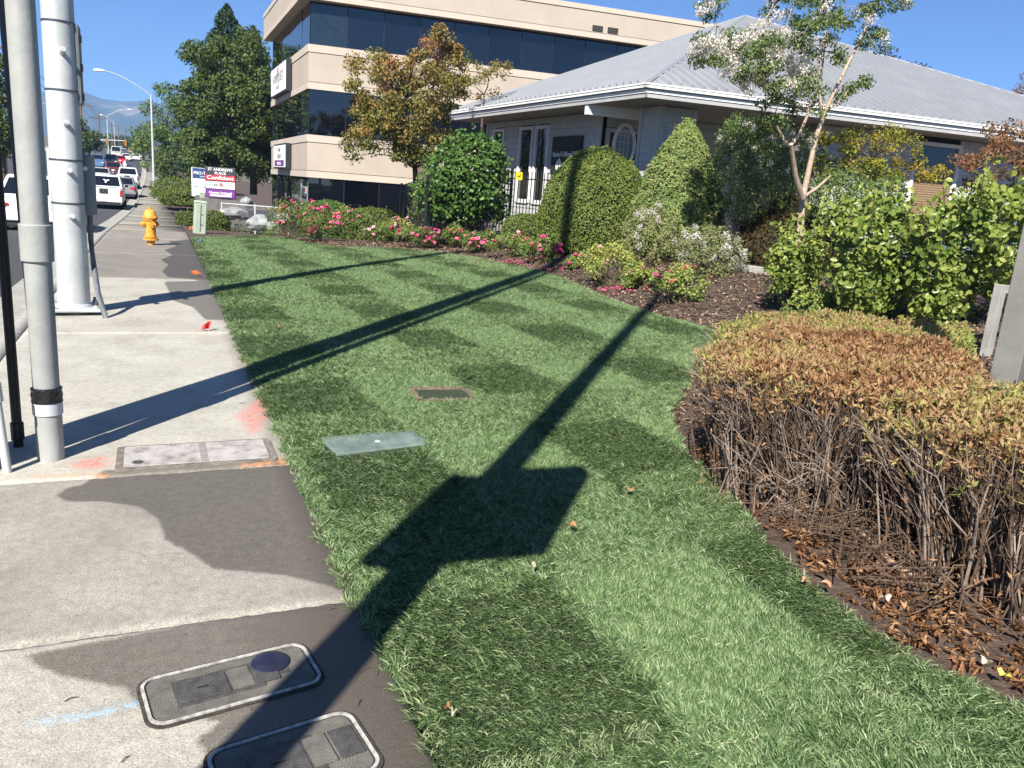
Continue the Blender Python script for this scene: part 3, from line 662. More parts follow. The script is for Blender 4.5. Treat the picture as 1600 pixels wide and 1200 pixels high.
# box seen edge-on beside the pole
e = Vector((math.sin(.40), math.cos(.40), 0))
cx, cy = wx+.115, wy+.2
MB().box((cx, cy, 1.33), (.24, .2, .62), rz=-.1).build('junction_box', pmat('box_grey', (.17, .19, .22), (.2, .22, .25), 3, .5), t, bevel=.012)
MB().box((wx-.14, wy+.16, 1.36), (.06, .2, .62), rz=-.1).build('back_bracket', M_galv, t, bevel=.01)
MB().cyl((cx+.05, cy-.1, 1.5), (cx+.05, cy-.125, 1.5), .022, n=12).build('knob', M_white, t, smooth=True)
MB().box((wx+.145, wy+.06, 2.50), (.075, .22, .77)).build('pedestrian_push_sign', pmat('box_green_grey', (.14, .16, .15), (.18, .2, .19), 4, .5), t, bevel=.03)
for zz in (2.2, 2.48, 2.75): MB().box((wx+.19, wy-.0, zz), (.018, .04, .07)).build('latch', M_blk, t)
c2 = px(166, 497)
MB().tube([(cx+.06, cy, 1.05), (cx+.06, cy-.03, .75), (cx+.08, cy-.1, .5), (c2[0]-.07, c2[1]+.08, .25), (c2[0], c2[1], -.02)], [.028]*5, 14).build('flex_conduit', pmat('flex_grey', (.10, .11, .125), (.15, .16, .17), 8, .5), t, smooth=True)
MB().cyl((cx+.0, cy-.02, 1.03), (cx+.0, cy-.02, .9), .025, n=12).build('cable_gland', M_pvc, t)
# -- signal pole with its head: stands left of the viewpoint; seen only by its shadow
sx_, sy_ = -1.25, .25
t = thing('signal_post', 'steel signal post at the kerb with a signal head', 'pole', (sx_, sy_, 0))
MB().tube([(sx_, sy_, 0), (sx_, sy_, 5), (sx_, sy_, 13)], [.11, .10, .08], 20).build('post', M_galv, t, smooth=True)
hc = Vector((sx_+.21, sy_-.06, 3.66))
MB().box(hc, (.62, .16, 1.02), rz=-.1).box((sx_-.12, sy_+.1, 3.5), (.2, .12, 1.0), rz=-.6).build('signal_head', M_blk, t, bevel=.04)
for zz in (-.3, 0, .3):
    d = Vector((math.sin(-.12), -math.cos(-.12), 0)); p = hc+d*.08+Vector((.05, 0, zz*.8))
    MB().cyl(p, p+d*.07, .10, .10, n=14).build('visor', M_blk, t)
# -- hydrant
c = px(236, 381, -.05); M_hyd = pmat('hydrant_yellow', (.50, .20, .02), (.68, .33, .045), 9, .5, .25, c3=(.64, .29, .03), bscale=60)
t = thing('fire_hydrant', 'yellow fire hydrant standing on the damp sidewalk', 'hydrant', (c[0], c[1], base(c[1])), 0.2)
b = MB().lathe([(.105, .1), (.105, .16), (.125, .16), (.125, .19), (.105, .20), (.10, .50), (.13, .51), (.13, .545), (.105, .55)], 24).build('barrel', M_hyd, t, smooth=True, local=True)
MB().lathe([(.075, 0), (.08, .1), (.155, .1), (.155, .135), (.105, .14)], 20).build('foot_flange', M_hyd, t, smooth=True, local=True)
MB().lathe([(.07, -.02), (.07, .1), (.0, .1)], 16).build('stem', M_rust, t, local=True)
MB().lathe([(.15, .55), (.15, .575), (.125, .60), (.115, .66), (.085, .715), (.045, .74), (.03, .745), (.03, .785), (.001, .785)], 24).build('bonnet', M_hyd, t, smooth=True, local=True)
def nozzle(d, r, L_, z, nm):
    d = Vector(d).normalized(); p = Vector((0, 0, z)); q = MB()
    q.tube([p+d*.08, p+d*(.1+L_*.45), p+d*(.1+L_*.45), p+d*(.1+L_), p+d*(.1+L_), p+d*(.1+L_+.03)], [r*.85, r*.85, r, r*.95, r*.3, r*.3], 14); q.build(nm, M_hyd, t, smooth=True, local=True)
nozzle((-1, -.15, 0), .058, .085, .43, 'side_nozzle'); nozzle((1, .15, 0), .055, .05, .43, 'side_nozzle'); nozzle((.1, -1, 0), .07, .06, .43, 'pumper_nozzle')
for i in range(8):
    a = i*math.pi/4; MB().cyl((.138*math.cos(a), .138*math.sin(a), .54), (.138*math.cos(a), .138*math.sin(a), .6), .012, n=6).build('flange_bolt', M_hyd, t, local=True)
for i in range(6):
    a = i*math.pi/3; MB().tube([(.11*math.cos(a), .11*math.sin(a), .66), (.085*math.cos(a), .085*math.sin(a), .71), (.045*math.cos(a), .045*math.sin(a), .742)], .008, 5).build('bonnet_rib', M_hyd, t, local=True)
# -- utility boxes in the walk
M_poly = pmat('polymer_lid', (.10, .095, .08), (.17, .16, .135), 14, .8, .5, bscale=240)
M_iron = pmat('iron_lid', (.045, .042, .04), (.09, .085, .08), 25, .6, .4, bscale=200)
M_rim = pmat('chipped_rim', (.22, .2, .18), (.55, .53, .49), 40, .8)
def rrect(w, h, r, n=5):
    return [(sx*(w/2-r)+r*math.cos(a), sy*(h/2-r)+r*math.sin(a)) for sx, sy, a0 in ((1, 1, 0), (-1, 1, 90), (-1, -1, 180), (1, -1, 270)) for a in [math.radians(a0+90*i/n) for i in range(n+1)]]
def meterbox(pts, label, cap=False):
    P = [px(*q)[:2] for q in pts]; cen = sum(P)/4; ux = (P[1]-P[0]+P[2]-P[3]); L_ = np.linalg.norm(ux)/2; uy = P[3]-P[0]+P[2]-P[1]; Wd = np.linalg.norm(uy)/2; a = math.atan2(ux[1], ux[0])
    t = thing('meter_box', label, 'utility box', (cen[0], cen[1], .004), a, 'meter boxes set in the sidewalk')
    o_, i_ = rrect(L_, Wd, .05), rrect(L_-.02, Wd-.02, .042); k = len(o_)
    MB().add([(x, y, 0) for x, y in o_]+[(x, y, .007) for x, y in o_]+[(x, y, .007) for x, y in i_]+[(x, y, 0) for x, y in i_], [(s*k+j, s*k+(j+1) % k, (s+1)*k+(j+1) % k, (s+1)*k+j) for s in range(3) for j in range(k)]).build('rim', M_rim, t, local=True)
    MB().prism(rrect(L_+.022, Wd+.022, .058), -.003, .0022).build('dirt_gap', pmat('gap_dirt', (.03, .026, .022), (.075, .062, .05), 40, .95, .6), t, local=True)
    MB().prism(rrect(L_-.0195, Wd-.0195, .0415), -.003, .0018).build('recess', M_dark, t, local=True)
    lid = MB().prism(rrect(L_-.034, Wd-.034, .034), -.003, .004).build('lid', M_poly, t, local=True)
    mb = MB()                                     # raised tread
    for x in np.arange(-L_/2+.06, L_/2-.05, .0105):
        for j, y in enumerate(np.arange(-Wd/2+.05, Wd/2-.045, .0105)):
            if not (-L_/2+.085 < x < L_*.17 and abs(y) < Wd*.29) and (x+L_/2 > .075 or y > -.02):
                xx = x+(.005 if j % 2 else 0); mb.add([(xx-.004, y, .0042), (xx, y-.003, .0042), (xx+.004, y, .0042), (xx, y+.003, .0042), (xx, y, .0066)], [(0, 1, 4), (1, 2, 4), (2, 3, 4), (3, 0, 4)])
    q = mb.build('tread', M_poly, lid, local=True); q['kind'] = 'stuff'
    ib = MB().box(((-L_/2+.085+L_*.17)/2, 0, .0062), (L_*.67-.085, Wd*.55, .004)).build('inner_frame', M_iron, t, local=True, bevel=.002)
    x0 = -L_/2+.085
    il = MB().box((x0+.085, 0, .0098), (.15, Wd*.44, .003)).build('reader_lid', M_iron, t, local=True, bevel=.002)
    MB().box((x0+.085, 0, .0119), (.035, .007, .0012)).build('pick_slot', M_dark, il, local=True)
    MB().box((x0+.20, 0, .0098), (.066, Wd*.44, .003)).build('centre_plate', M_poly, t, local=True)
    MB().box((x0+.28, 0, .0098), (.07, Wd*.44, .003)).build('tread_plate', M_iron, t, local=True)
    if cap:
        MB().lathe([(.062, .004), (.062, .012), (.055, .017), (.03, .0205), (.001, .0215)], 26, (L_*.25, Wd*.17, 0)).build('read_cap', pmat('cap_blue', (.012, .013, .03), (.022, .024, .045), 20, .3), t, smooth=True, local=True)
        MB().box((L_*.29, -Wd*.06, .0052), (.05, .03, .002)).build('name_plate', M_iron, t, local=True)
    return t
meterbox([(229, 1144), (500, 1068), (478, 1004), (222, 1066)], 'rounded meter box lid with a dark blue cap beside the turf', True)
meterbox([(345, 1290), (600, 1205), (545, 1108), (330, 1180)], 'meter box lid cut off by the bottom edge of the photo')
# concrete pull box
P = [px(*q)[:2] for q in ((180, 738), (426, 721), (417, 686), (196, 699))]; cen = sum(P)/4; a = math.atan2(*(P[1]-P[0])[::-1])
t = thing('pull_box', 'long concrete pull box lid by the painted orange line', 'utility box', (cen[0], cen[1], .002), a)
MB().prism(rrect(.84, .40, .03), -.01, .006).build('collar', pmat('collar_dirt', (.12, .10, .085), (.24, .21, .18), 14, .95, .4), t, local=True)
MB().prism(rrect(.76, .335, .012), .006, .013).build('lid', pmat('pale_lid', (.20, .18, .165), (.44, .41, .385), 9, .85, .3, c3=(.36, .335, .315), bscale=80), t, local=True, bevel=.003)
MB().box((.03, 0, .0134), (.04, .335, .0015)).build('centre_band', pmat('band_stain', (.2, .18, .165), (.28, .26, .24), 20, .9), t, local=True)
MB().lathe([(.028, .0132), (.028, .0152), (.018, .0152), (.001, .0145)], 14, (-.31, -.11, 0)).build('lift_bolt', M_iron, t, local=True)
# green valve box in the turf, and the open one behind it
p = pg(588, 690); a = math.atan2(*(pg(663, 690)-pg(515, 708))[:2][::-1])
t = thing('valve_box', 'green plastic valve box lid set flush in the lawn', 'utility box', (p[0], p[1], p[2]-.006), a)
MB().box((0, 0, 0), (.62, .32, .03)).build('lid', pmat('lid_green', (.10, .145, .12), (.19, .235, .205), 7, .6, .25, c3=(.135, .18, .155)), t, local=True, bevel=.008)
MB().lathe([(.02, .0155), (.018, .018), (.001, .018)], 12, (0, -.02, 0)).build('bolt', M_galv, t, local=True)
MB().box((-.02, -.13, .0145), (.5, .012, .006)).build('ridge', MATS['lid_green'], t, local=True)
MB().box((0, 0, -.06), (.66, .36, .08)).build('body', M_dark, t, local=True)
p = pg(692, 617); t = thing('open_valve_box', 'sunken valve box with dirt inside a gap in the lawn', 'utility box', (p[0], p[1], p[2]), -.1)
mb = MB()
for x, y, w, d in ((-.22, 0, .03, .36), (.22, 0, .03, .36), (0, .18, .47, .03), (0, -.18, .47, .03)): mb.box((x, y, -.03), (w, d, .09))
mb.build('rim', pmat('rim_tan', (.10, .07, .05), (.22, .16, .11), 18, .9), t, local=True)
MB().box((0, 0, -.055), (.42, .34, .03)).build('dirt_fill', pmat('box_dirt', (.06, .04, .028), (.13, .09, .065), 30, .95, .8), t, local=True)
MB().box((-.08, .1, -.02), (.24, .13, .02), R=Matrix.Rotation(.12, 3, 'X')).build('broken_lid', pmat('lid_black', (.02, .021, .024), (.04, .04, .045), 10, .45), t, local=True)
HOLES = [(px(588, 690, .03)[:2], .68, .38, a), (p[:2], .48, .38, -.1)]
# -- survey flags
def flag(x, y, label, h, tilt, col, w=.09, fold=.02, yaw=0):
    p = pg(x, y); t = thing('survey_flag', label, 'flag', (p[0], p[1], p[2]), yaw, 'survey marker flags')
    tp = Vector((tilt*h, 0, h*math.sqrt(max(.02, 1-tilt*tilt)))); MB().tube([(0, 0, 0), tp*.6+Vector((0, 0, .004)), tp], .0016, 5).build('wire', M_galv, t, local=True)
    u = Vector((-.9, .1, -.1)); d = -tp.normalized()*.085; vs = []
    for i in range(5):
        s = i/4; q = tp+u*w*s+Vector((0, fold*math.sin(s*6), -.02*s*s)); vs += [q, q+d*(1-.25*s), ]
    mb = MB(); mb.add(vs+[v+Vector((0, .0015, 0)) for v in vs], [(2*i, 2*i+1, 2*i+3, 2*i+2) for i in range(4)]+[(10+2*i+2, 10+2*i+3, 10+2*i+1, 10+2*i) for i in range(4)]); mb.build('pennant', col, t, local=True)
M_fl = pmat('flag_red', (.75, .06, .05), None, rough=.6); M_fo = pmat('flag_orange', (.85, .16, .04), None, rough=.6); M_fb = pmat('flag_blue', (.2, .3, .6), None, rough=.6)
flag(326, 517, 'red survey flag lying bent over on the pale sidewalk', .105, .35, M_fl, .10, .03, .1)
flag(322, 433, 'small orange flag leaning at the turf edge beyond the white pole', .17, -.8, M_fo, .09, .02, 0)
flag(301, 365, 'orange flag beside the green utility pedestal', .2, .05, M_fo, .09)
flag(313, 380, 'tiny blue flag in the lawn corner near the pedestal', .1, .05, M_fb, .05)
flag(443, 374, 'orange flag in front of the first rose bush', .24, .1, M_fo, .08)
# -- street lamp
def lamp(X, Y, h, label, arm=-3.4, rise=1.5, par='street_lamp', sc=1):
    z0 = float(base(Y)); t = thing(par, label, 'street lamp', (X, Y, z0))
    MB().tube([(X, Y, z0), (X, Y, z0+h)], [.11*sc, .07*sc], 12).build('pole', M_galv, t, smooth=True)
    P = [(X+arm*s, Y, z0+h+rise*math.sin(s*1.45)) for s in np.linspace(0, 1, 10)]
    MB().tube(P, .045*sc, 8).build('arm', M_galv, t, smooth=True)
    e = P[-1]; sg = -1 if arm < 0 else 1
    MB().tube([(e[0]-.05*sg, Y, e[2]), (e[0]+.15*sg, Y, e[2]), (e[0]+.6*sg, Y, e[2]-.02), (e[0]+.75*sg, Y, e[2]-.03)], [.06, .11, .12, .05], 8).build('luminaire', M_white, t, smooth=True)
q = pxY(241, 298, 75); lamp(q[0], 75, 7.7, 'tall street lamp with curved arm beside the sidewalk hedge')
lamp(-22.2, 190, 9, 'distant lamp with its arm reaching over the far road', 4.5, 1.2); 
# -- green utility pedestals
def pedestal(x, y, w, h, d, label, Y=None, lean=0):
    p = pg(x, y); M = pmat('pedestal_green', (.30, .37, .29), (.38, .45, .36), 4, .6)
    t = thing('utility_pedestal', label, 'pedestal', (p[0], p[1], p[2]-.04), .1, 'green utility pedestals'); t.rotation_euler = (0, lean, .1)
    b = MB().box((0, 0, h/2), (w, d, h)).build('body', M, t, local=True, bevel=.015)
    MB().box((0, 0, h+.015), (w*1.12, d*1.12, .05), taper=.8).build('cap', M, t, local=True, bevel=.01)
    for z in (.3, .62): MB().box((.1*w, -d/2-.004, h*z), (w*.25, .012, .02)).build('latch', M_iron, t, local=True)
    MB().box((0, -d/2-.004, h*.5), (w*.06, .008, h*.86)).build('seam', M_iron, t, local=True)
pedestal(311, 363, .30, .88, .3, 'leaning pale green utility pedestal at the lawn corner', lean=.06)
pedestal(280, 318, .34, .75, .3, 'short pale green pedestal by the low hedge up the street')
pedestal(320, 343, .34, 1.15, .3, 'grey-green pedestal half hidden behind the monument sign')
p = pxY(392, 322, 33); 
# -- monument sign
t = thing('monument_sign', 'upright tenant sign with dark, red, white and purple panels on a stone base', 'sign', (2.3, 33, -.6))
SP = pxY(345, 287, 33.0); ux = np.array([math.cos(-.10), math.sin(-.10), 0]); uyd = np.array([math.sin(.10), math.cos(.10), 0])
w_, z0, z1 = 1.10, .50, 1.66
zb = float(gz(SP[0], 33))-.3
MB().frame_box([SP[0], SP[1]+.5, 0], ux, uyd, (-.72, .72), (-.3, .3), (zb, .46)).build('stone_base', pmat('sign_base', (.10, .095, .09), (.16, .15, .14), 6, .85, .3), t, bevel=.01)
text_mesh('1525', .2, pmat('number_tan', (.25, .2, .13), None, rough=.6), (SP[0]+.15, SP[1]+.18, .12), ux, Z, parent=t)
MB().frame_box([SP[0], SP[1]+.2, 0], ux, uyd, (-w_/2, w_/2), (0, .28), (z0, z1)).build('cabinet', pmat('sign_slate', (.035, .04, .05), (.05, .055, .065), 4, .45), t, bevel=.02)
def sband(v0, v1, m, side=0):
    y = (-.012, -.002) if side == 0 else (.282, .292)
    MB().frame_box([SP[0], SP[1]+.2, 0], ux, uyd, (-w_/2+.025, w_/2-.025), y, (v0, v1)).build('tenant_panel', m, t)
def stext(s, sz, v, m, sx=1, off=0, side=0):
    o = np.array([SP[0], SP[1]+.2, 0])+ux*off+uyd*(-.016 if side == 0 else .296)+Z*v
    text_mesh(s, sz, m, o, ux if side == 0 else -ux, Z, parent=t, sx=sx, bold=.003)
for side in (0, 1):
    sband(1.16, 1.36, M_red, side); sband(.86, 1.12, M_white, side); sband(.53, .83, M_purple, side)
    stext('ST ANDREWS', .145, 1.565, M_white, 1.0, side=side); stext('PLACE', .13, 1.43, M_white, 1.1, side=side)
    stext('ConfIdent', .20, 1.26, M_white, 1.2, side=side); stext('HOMEQUEST', .165, .99, M_grey, 1.05, side=side); stext('Home Instead', .14, .70, M_white, 1.05, side=side)
y_ = -.018
MB().frame_box([SP[0], SP[1]+.2, 0], ux, uyd, (-.38, .40), (-.016, -.0125), (.565, .63)).build('caption_strip', M_white, t)
MB().add([np.array([SP[0], SP[1]+.2, 0])+ux*(a+.02)+uyd*-.0165+Z*v for a, v in ((-.05, .95), (-.05, 1.03), (-.08, 1.03), (0, 1.09), (.08, 1.03), (.05, 1.03), (.05, .95))], [tuple(range(7))]).build('house_mark', M_red, t)
# second sign behind
q = pxY(322, 285, 37.5); t = thing('tenant_sign', 'blue and white tenant sign partly hidden behind the monument sign', 'sign', (q[0], 37.5, -.7))
MB().box((q[0], 37.5, .98), (1.15, .25, 1.2), rz=-.1).build('cabinet', M_white, t, bevel=.01)
MB().box((q[0], 37.363, 1.36), (1.1, .02, .42), rz=-.1).build('header_panel', M_navy, t)
text_mesh('PRO-TECH', .17, M_white, (q[0]-.1, 37.34, 1.36), ux, Z, parent=t, bold=.003); text_mesh('DENTAL', .08, M_white, (q[0]-.1, 37.34, 1.22), ux, Z, parent=t)
MB().box((q[0], 37.36, .8), (1.1, .02, .015), rz=-.1).build('panel_joint', M_grey, t); MB().box((q[0], 37.5, .0), (.9, .3, .9)).build('plinth', MATS['sign_base'], t)
# -- black iron picket fence with vine, corner post near (640,345)
def iron_fence(P, label, zoff=0, h=1.45, par='iron_fence', step=.115):
    t = thing(par, label, 'fence', (P[0][0], P[0][1], gzf(*P[0])))
    for i in range(len(P)-1):
        a, b = np.array(P[i]), np.array(P[i+1]); L_ = np.linalg.norm(b-a); u = (b-a)/L_; k = int(L_/step); ang = math.atan2(u[1], u[0])
        za, zb = gzf(*a), gzf(*b)
        for hh in (.12, h-.18):
            MB().tube([(a[0], a[1], za+hh), (b[0], b[1], zb+hh)], .018, 4).build('rail', M_blk, t)
        for j in range(1, k):
            q = a+u*L_*j/k; z = za+(zb-za)*j/k
            MB().box((q[0], q[1], z+h/2+.02), (.02, .02, h-.04), rz=ang).add([(q[0]-.01, q[1]-.01, z+h), (q[0]+.01, q[1]-.01, z+h), (q[0]+.01, q[1]+.01, z+h), (q[0]-.01, q[1]+.01, z+h), (q[0], q[1], z+h+.06)], [(0, 1, 4), (1, 2, 4), (2, 3, 4), (3, 0, 4)]).build('picket', M_blk, t)
    for q in P:
        z = gzf(*q); MB().box((q[0], q[1], z+h/2+.05), (.07, .07, h+.1)).build('post', M_blk, t, bevel=.006)
    return t
f0 = pxY(626, 330, 26)[:2]; f1 = pxY(665, 345, 20.3)[:2]; f2 = pxY(795, 345, 21.2)[:2]; f3 = pxY(870, 340, 21.6)[:2]
iron_fence([f0, f1, f2, f3], 'black iron picket fence overgrown with vine beside the house', h=1.75)
q = pxY(811, 275, 20.6); t = thing('notice_plate', 'small yellow notice plate wired to the iron fence', 'sign', (q[0], q[1], q[2]))
MB().box((q[0], q[1], q[2]), (.21, .012, .21), rz=.1).build('plate', pmat('plate_yellow', (.75, .62, .02), None, rough=.5), t)
MB().box((q[0]-.02, q[1]-.01, q[2]-.02), (.1, .004, .012), rz=.1).box((q[0]+.03, q[1]-.01, q[2]+.02), (.012, .004, .07), rz=.1).box((q[0]+.01, q[1]-.01, q[2]+.0), (.05, .004, .02), rz=.1).build('symbol', M_blk, t)
# wooden screen fence seen behind the maple
wf = thing('wooden_fence', 'weathered tall board fence behind the maple trunk', 'fence', (9.3, 27.5, -.3))
for i in range(16):
    x = 8.3+i*.17; MB().box((x, 27.2+.02*random.random(), .9+random.uniform(-.02, .02)), (.155, .022, 2.6)).build('board', pmat('fence_wood', (.12, .085, .065), (.2, .15, .12), 7, .9, .3), wf)
# -- chain link fence by the rocks
c0 = pg(347, 356); c1 = pxY(432, 322, 27.5)
t = thing('chain_link_fence', 'low chain link fence in front of the boulders', 'fence', (c0[0], c0[1], c0[2]))
A = np.array([c0[0], c0[1]]); B_ = np.array([c1[0]+.4, c1[1]]); za = gzf(*A)-.03; zb = gzf(*B_)+.15; u = (B_-A); L_ = np.linalg.norm(u); u /= L_; hh = .85
for s in (0, .5, 1):
    q = A+u*L_*s; z = za+(zb-za)*s; MB().cyl((q[0], q[1], z-.1), (q[0], q[1], z+hh+.05), .03, n=10).build('post', M_galv, t, smooth=True)
MB().tube([(A[0], A[1], za+hh), (B_[0], B_[1], zb+hh)], .02, 8).build('top_rail', M_galv, t, smooth=True)
mb = MB(); k = int((L_+hh)/.075)
for i in range(k):
    for sg in (1, -1):
        s0 = i*.075-hh if sg > 0 else i*.075; s1 = s0+sg*hh; z0_, z1_ = 0, hh
        for (s, e) in [((s0, 0), (s1, hh))]:
            (sa, ha), (sb, hb) = s, e
            if sa > sb: (sa, ha), (sb, hb) = (sb, hb), (sa, ha)
            if sb <= 0 or sa >= L_: continue
            if sa < 0: ha += (hb-ha)*(-sa)/(sb-sa); sa = 0
            if sb > L_: hb = ha+(hb-ha)*(L_-sa)/(sb-sa); sb = L_
            P = lambda s_, h_: (A[0]+u[0]*s_, A[1]+u[1]*s_, za+(zb-za)*s_/L_+h_)
            mb.tube([P(sa, ha), P(sb, hb)], .0035, 3, caps=False)
mb.build('mesh', M_galv, t)
# -- boulders
def boulder(x, y, Y, r, label, seed, sq=.75):
    r *= .58
    q = pxY(x, y, Y); bm = bmesh.new(); bmesh.ops.create_icosphere(bm, subdivisions=3, radius=1)
    P = np.array([v.co[:] for v in bm.verts]); d = 1+.28*lump(P, 1.3, seed)+.12*lump(P, 3.2, seed+1)
    rr = np.random.default_rng(seed)
    for _ in range(7):
        nn = unit(rr.normal(size=(1, 3)))[0]; k = P*d[:, None]@nn; lim = rr.uniform(.62, .85); d = np.where(k > lim, d*lim/np.maximum(k, 1e-6), d)
    P = P*d[:, None]*np.array([1.15, .9, sq])*r
    for v, p in zip(bm.verts, P): v.co = p
    me = bpy.data.meshes.new('boulder'); bm.to_mesh(me); bm.free(); me.materials.append(pmat('boulder_stone', (.16, .17, .17), (.36, .37, .36), 4, .9, .6, c3=(.24, .25, .25), bscale=18))
    for p_ in me.polygons: p_.use_smooth = False
    o = link_mesh('boulder', me); o.location = (q[0], q[1], q[2]+r*.25); o.rotation_euler = (0, 0, rr.uniform(0, 6)); tag(o, label, 'rock', 'landscape boulders by the chain link fence')
boulder(371, 337, 27.2, .55, 'grey boulder next to the chain link post', 3); boulder(405, 355, 24.6, .62, 'largest pale grey boulder at the corner of the lawn', 8)
boulder(424, 356, 24.3, .3, 'small rock right of the largest boulder', 12); boulder(355, 338, 28.6, .5, 'blue-grey boulder just behind the fence post', 21)
boulder(385, 322, 32, .55, 'boulder under the fence rail in front of the dark glass', 5); boulder(443, 345, 27.5, .5, 'boulder tucked behind the leftmost roses', 31)
# -- grey square post behind the browned hedge, with rail frame
M_gpost = pmat('grey_post', (.15, .145, .13), (.19, .185, .165), 4, .8, .15)
P0 = np.array(px(1572, 596, .72)); b = P0[:2]+np.array([.09, .06])
t = thing('sign_post', 'grey square timber post rising behind the browned hedge', 'post', (b[0], b[1], 0))
MB().box((b[0], b[1], 1.4), (.15, .15, 2.9), rz=.35).build('post', M_gpost, t, bevel=.006)
for zz in (.95, 1.28):
    q = Vector((b[0], b[1], zz))+Matrix.Rotation(.35, 3, 'Z')@Vector((.02, -.0755, 0)); MB().cyl(q, q+Matrix.Rotation(.35, 3, 'Z')@Vector((0, -.006, 0)), .008, n=8).build('screw', M_galv, t)
q = px(1552, 500, .62); t = thing('timber_frame', 'short pale timber frame behind the post and roses', 'railing', (q[0], q[1], 0))
c = Vector((q[0], q[1], 0)); R_ = .1
MB().box((c.x, c.y, .5), (.10, .09, 1.02), rz=R_).build('upright', pmat('pale_timber', (.26, .25, .22), (.34, .33, .30), 5, .8), t, bevel=.005)
MB().box((c.x+.6, c.y-.03, .965), (1.1, .088, .09), rz=R_*.4).build('top_rail', MATS['pale_timber'], t, bevel=.005)
# -- concrete retaining kerb between bed and drive
q0, q1 = np.array(pg(1150, 432)), np.array(pg(1420, 500)); P = []
t = thing('retaining_wall', 'low concrete retaining edge between the mulch bed and the driveway', 'wall', q0)
k = 6
for i in range(k):
    a = q0+(q1-q0)*i/k; b2 = q0+(q1-q0)*(i+1)/k-(q1-q0)/np.linalg.norm(q1-q0)*.01; m = (a+b2)/2
    MB().box((m[0], m[1]+.1, m[2]+.08), (np.linalg.norm((b2-a)[:2]), .32, .34), rz=math.atan2((b2-a)[1], (b2-a)[0])).build('wall_block', M_kerb, t, bevel=.015)
# driveway beyond
dv = MB(); dv.slab([(8.6, 8.8, .36), (20, 6, .36), (24, 11.5, .36), (9.6, 14, .40)], .05); tag(dv.build('driveway', M_asph), kind='structure')

# ================================================================ far street: traffic mast, poles, trees' wires
M_brown = pmat('far_pole_wood', (.13, .075, .05), (.17, .1, .07), 3, .9)
def upole(x, ytop, ybot, Y, label, arm=True):
    b, tp = pxY(x, ybot, Y), pxY(x, ytop, Y); z0 = float(base(Y))-.2
    t = thing('utility_pole', label, 'pole', (b[0], Y, z0)); MB().tube([(b[0], Y, z0), (b[0], Y, tp[2])], [.17, .12], 8).build('pole', M_brown, t)
    if arm: MB().box((b[0], Y, tp[2]-.7), (2.6, .12, .14)).build('crossarm', M_brown, t)
    return np.array([b[0], Y, tp[2]])
p1 = upole(130, 156, 240, 120, 'tall brown utility pole left of the hills'); p2 = upole(157, 178, 235, 165, 'brown utility pole in front of the hills', True)
upole(176, 192, 232, 230, 'dark distant pole right of the brown pole'); upole(148, 203, 236, 190, 'short distant pole between the two brown poles', False); upole(186, 197, 230, 290, 'faint thin pole far up the street', False); upole(197, 200, 230, 330, 'faintest pole farthest up the street', False)
p0 = upole(7, 60, 244, 78, 'utility pole across the street at the left edge', True)
for k_, off in enumerate((-1.0, 0, 1.0)):
    P = [p0+[off, 0, -.5], p1+[off, 0, -.5], p2+[off, 0, -.5]]; pts = []
    for a, b2 in zip(P[:-1], P[1:]):
        for s in np.linspace(0, 1, 9): pts.append(a+(b2-a)*s-Z*4*1.0*s*(1-s))
    t = MB().tube(pts, .022, 4).build('power_line', M_blk); tag(t, ['power line nearest the street', 'middle power line strung between the poles', 'outer power line strung between the poles'][k_], 'cable', 'overhead power lines')
def mast(Y, xp, yt, x1, label):
    z0 = float(base(Y)); a = pxY(xp, 240, Y); b = pxY(x1, yt+2, Y); tp = pxY(xp, yt, Y)
    t = thing('signal_mast', label, 'traffic signal', (a[0], Y, z0)); MB().tube([(a[0], Y, z0), (a[0], Y, tp[2]+.8)], [.2, .15], 10).build('pole', M_galv, t)
    MB().tube([(a[0], Y, tp[2]), (b[0], Y, b[2])], [.14, .08], 8).build('mast_arm', M_galv, t)
    for s in (.55, .97):
        q = (1-s)*np.array([a[0], Y, tp[2]])+s*b; h = MB().box((q[0], Y, q[2]-.3), (.32, .3, .95)).build('signal_head', pmat('signal_amber', (.35, .14, .02), None, rough=.5), t)
mast(150, 130, 218, 198, 'traffic signal mast spanning the road ahead'); mast(270, 190, 232, 209, 'second smaller signal mast farther up the road')
lamp(pxY(170, 245, 175)[0], 175, 8.0, 'pale lamp post behind the signal mast with upswept arm', 3.6, 1.6); lamp(pxY(180, 240, 240)[0], 240, 8, 'thin pale lamp post farther up the road', -2.5)
# low shops far up the road
for i, (x0, x1, yt, Y, col, lab) in enumerate([(108, 128, 232, 160, (.5, .5, .48), 'low white roofed shop behind the left trees'), (163, 178, 230, 420, (.55, .45, .3), 'tan shop front far up the street'), (188, 202, 231, 380, (.5, .33, .2), 'orange-brown far shop beyond the signal'), (203, 222, 233, 400, (.45, .45, .48), 'grey far shop near the right kerb')]):
    a, b2 = pxY(x0, yt, Y), pxY(x1, yt, Y); t = thing('far_shop', lab, 'building', (a[0], Y, float(base(Y)))); z0 = float(base(Y))-.3; w = b2[0]-a[0]; xc = (a[0]+b2[0])/2
    MB().box((xc, Y+5, (z0+a[2])/2), (w, 10, a[2]-z0)).build('wall', pmat('shop_wall_%d' % i, col, tuple(c*1.1 for c in col), 2, .9), t)
    MB().box((xc, Y+5, a[2]+.2), (w+.8, 11, .4)).build('roof', M_kerb, t)
    for k_ in range(3): MB().box((xc-w*.3+w*.3*k_, Y-.02, z0+1.7), (w*.22, .06, 1.9)).build('window', M_glass, t)
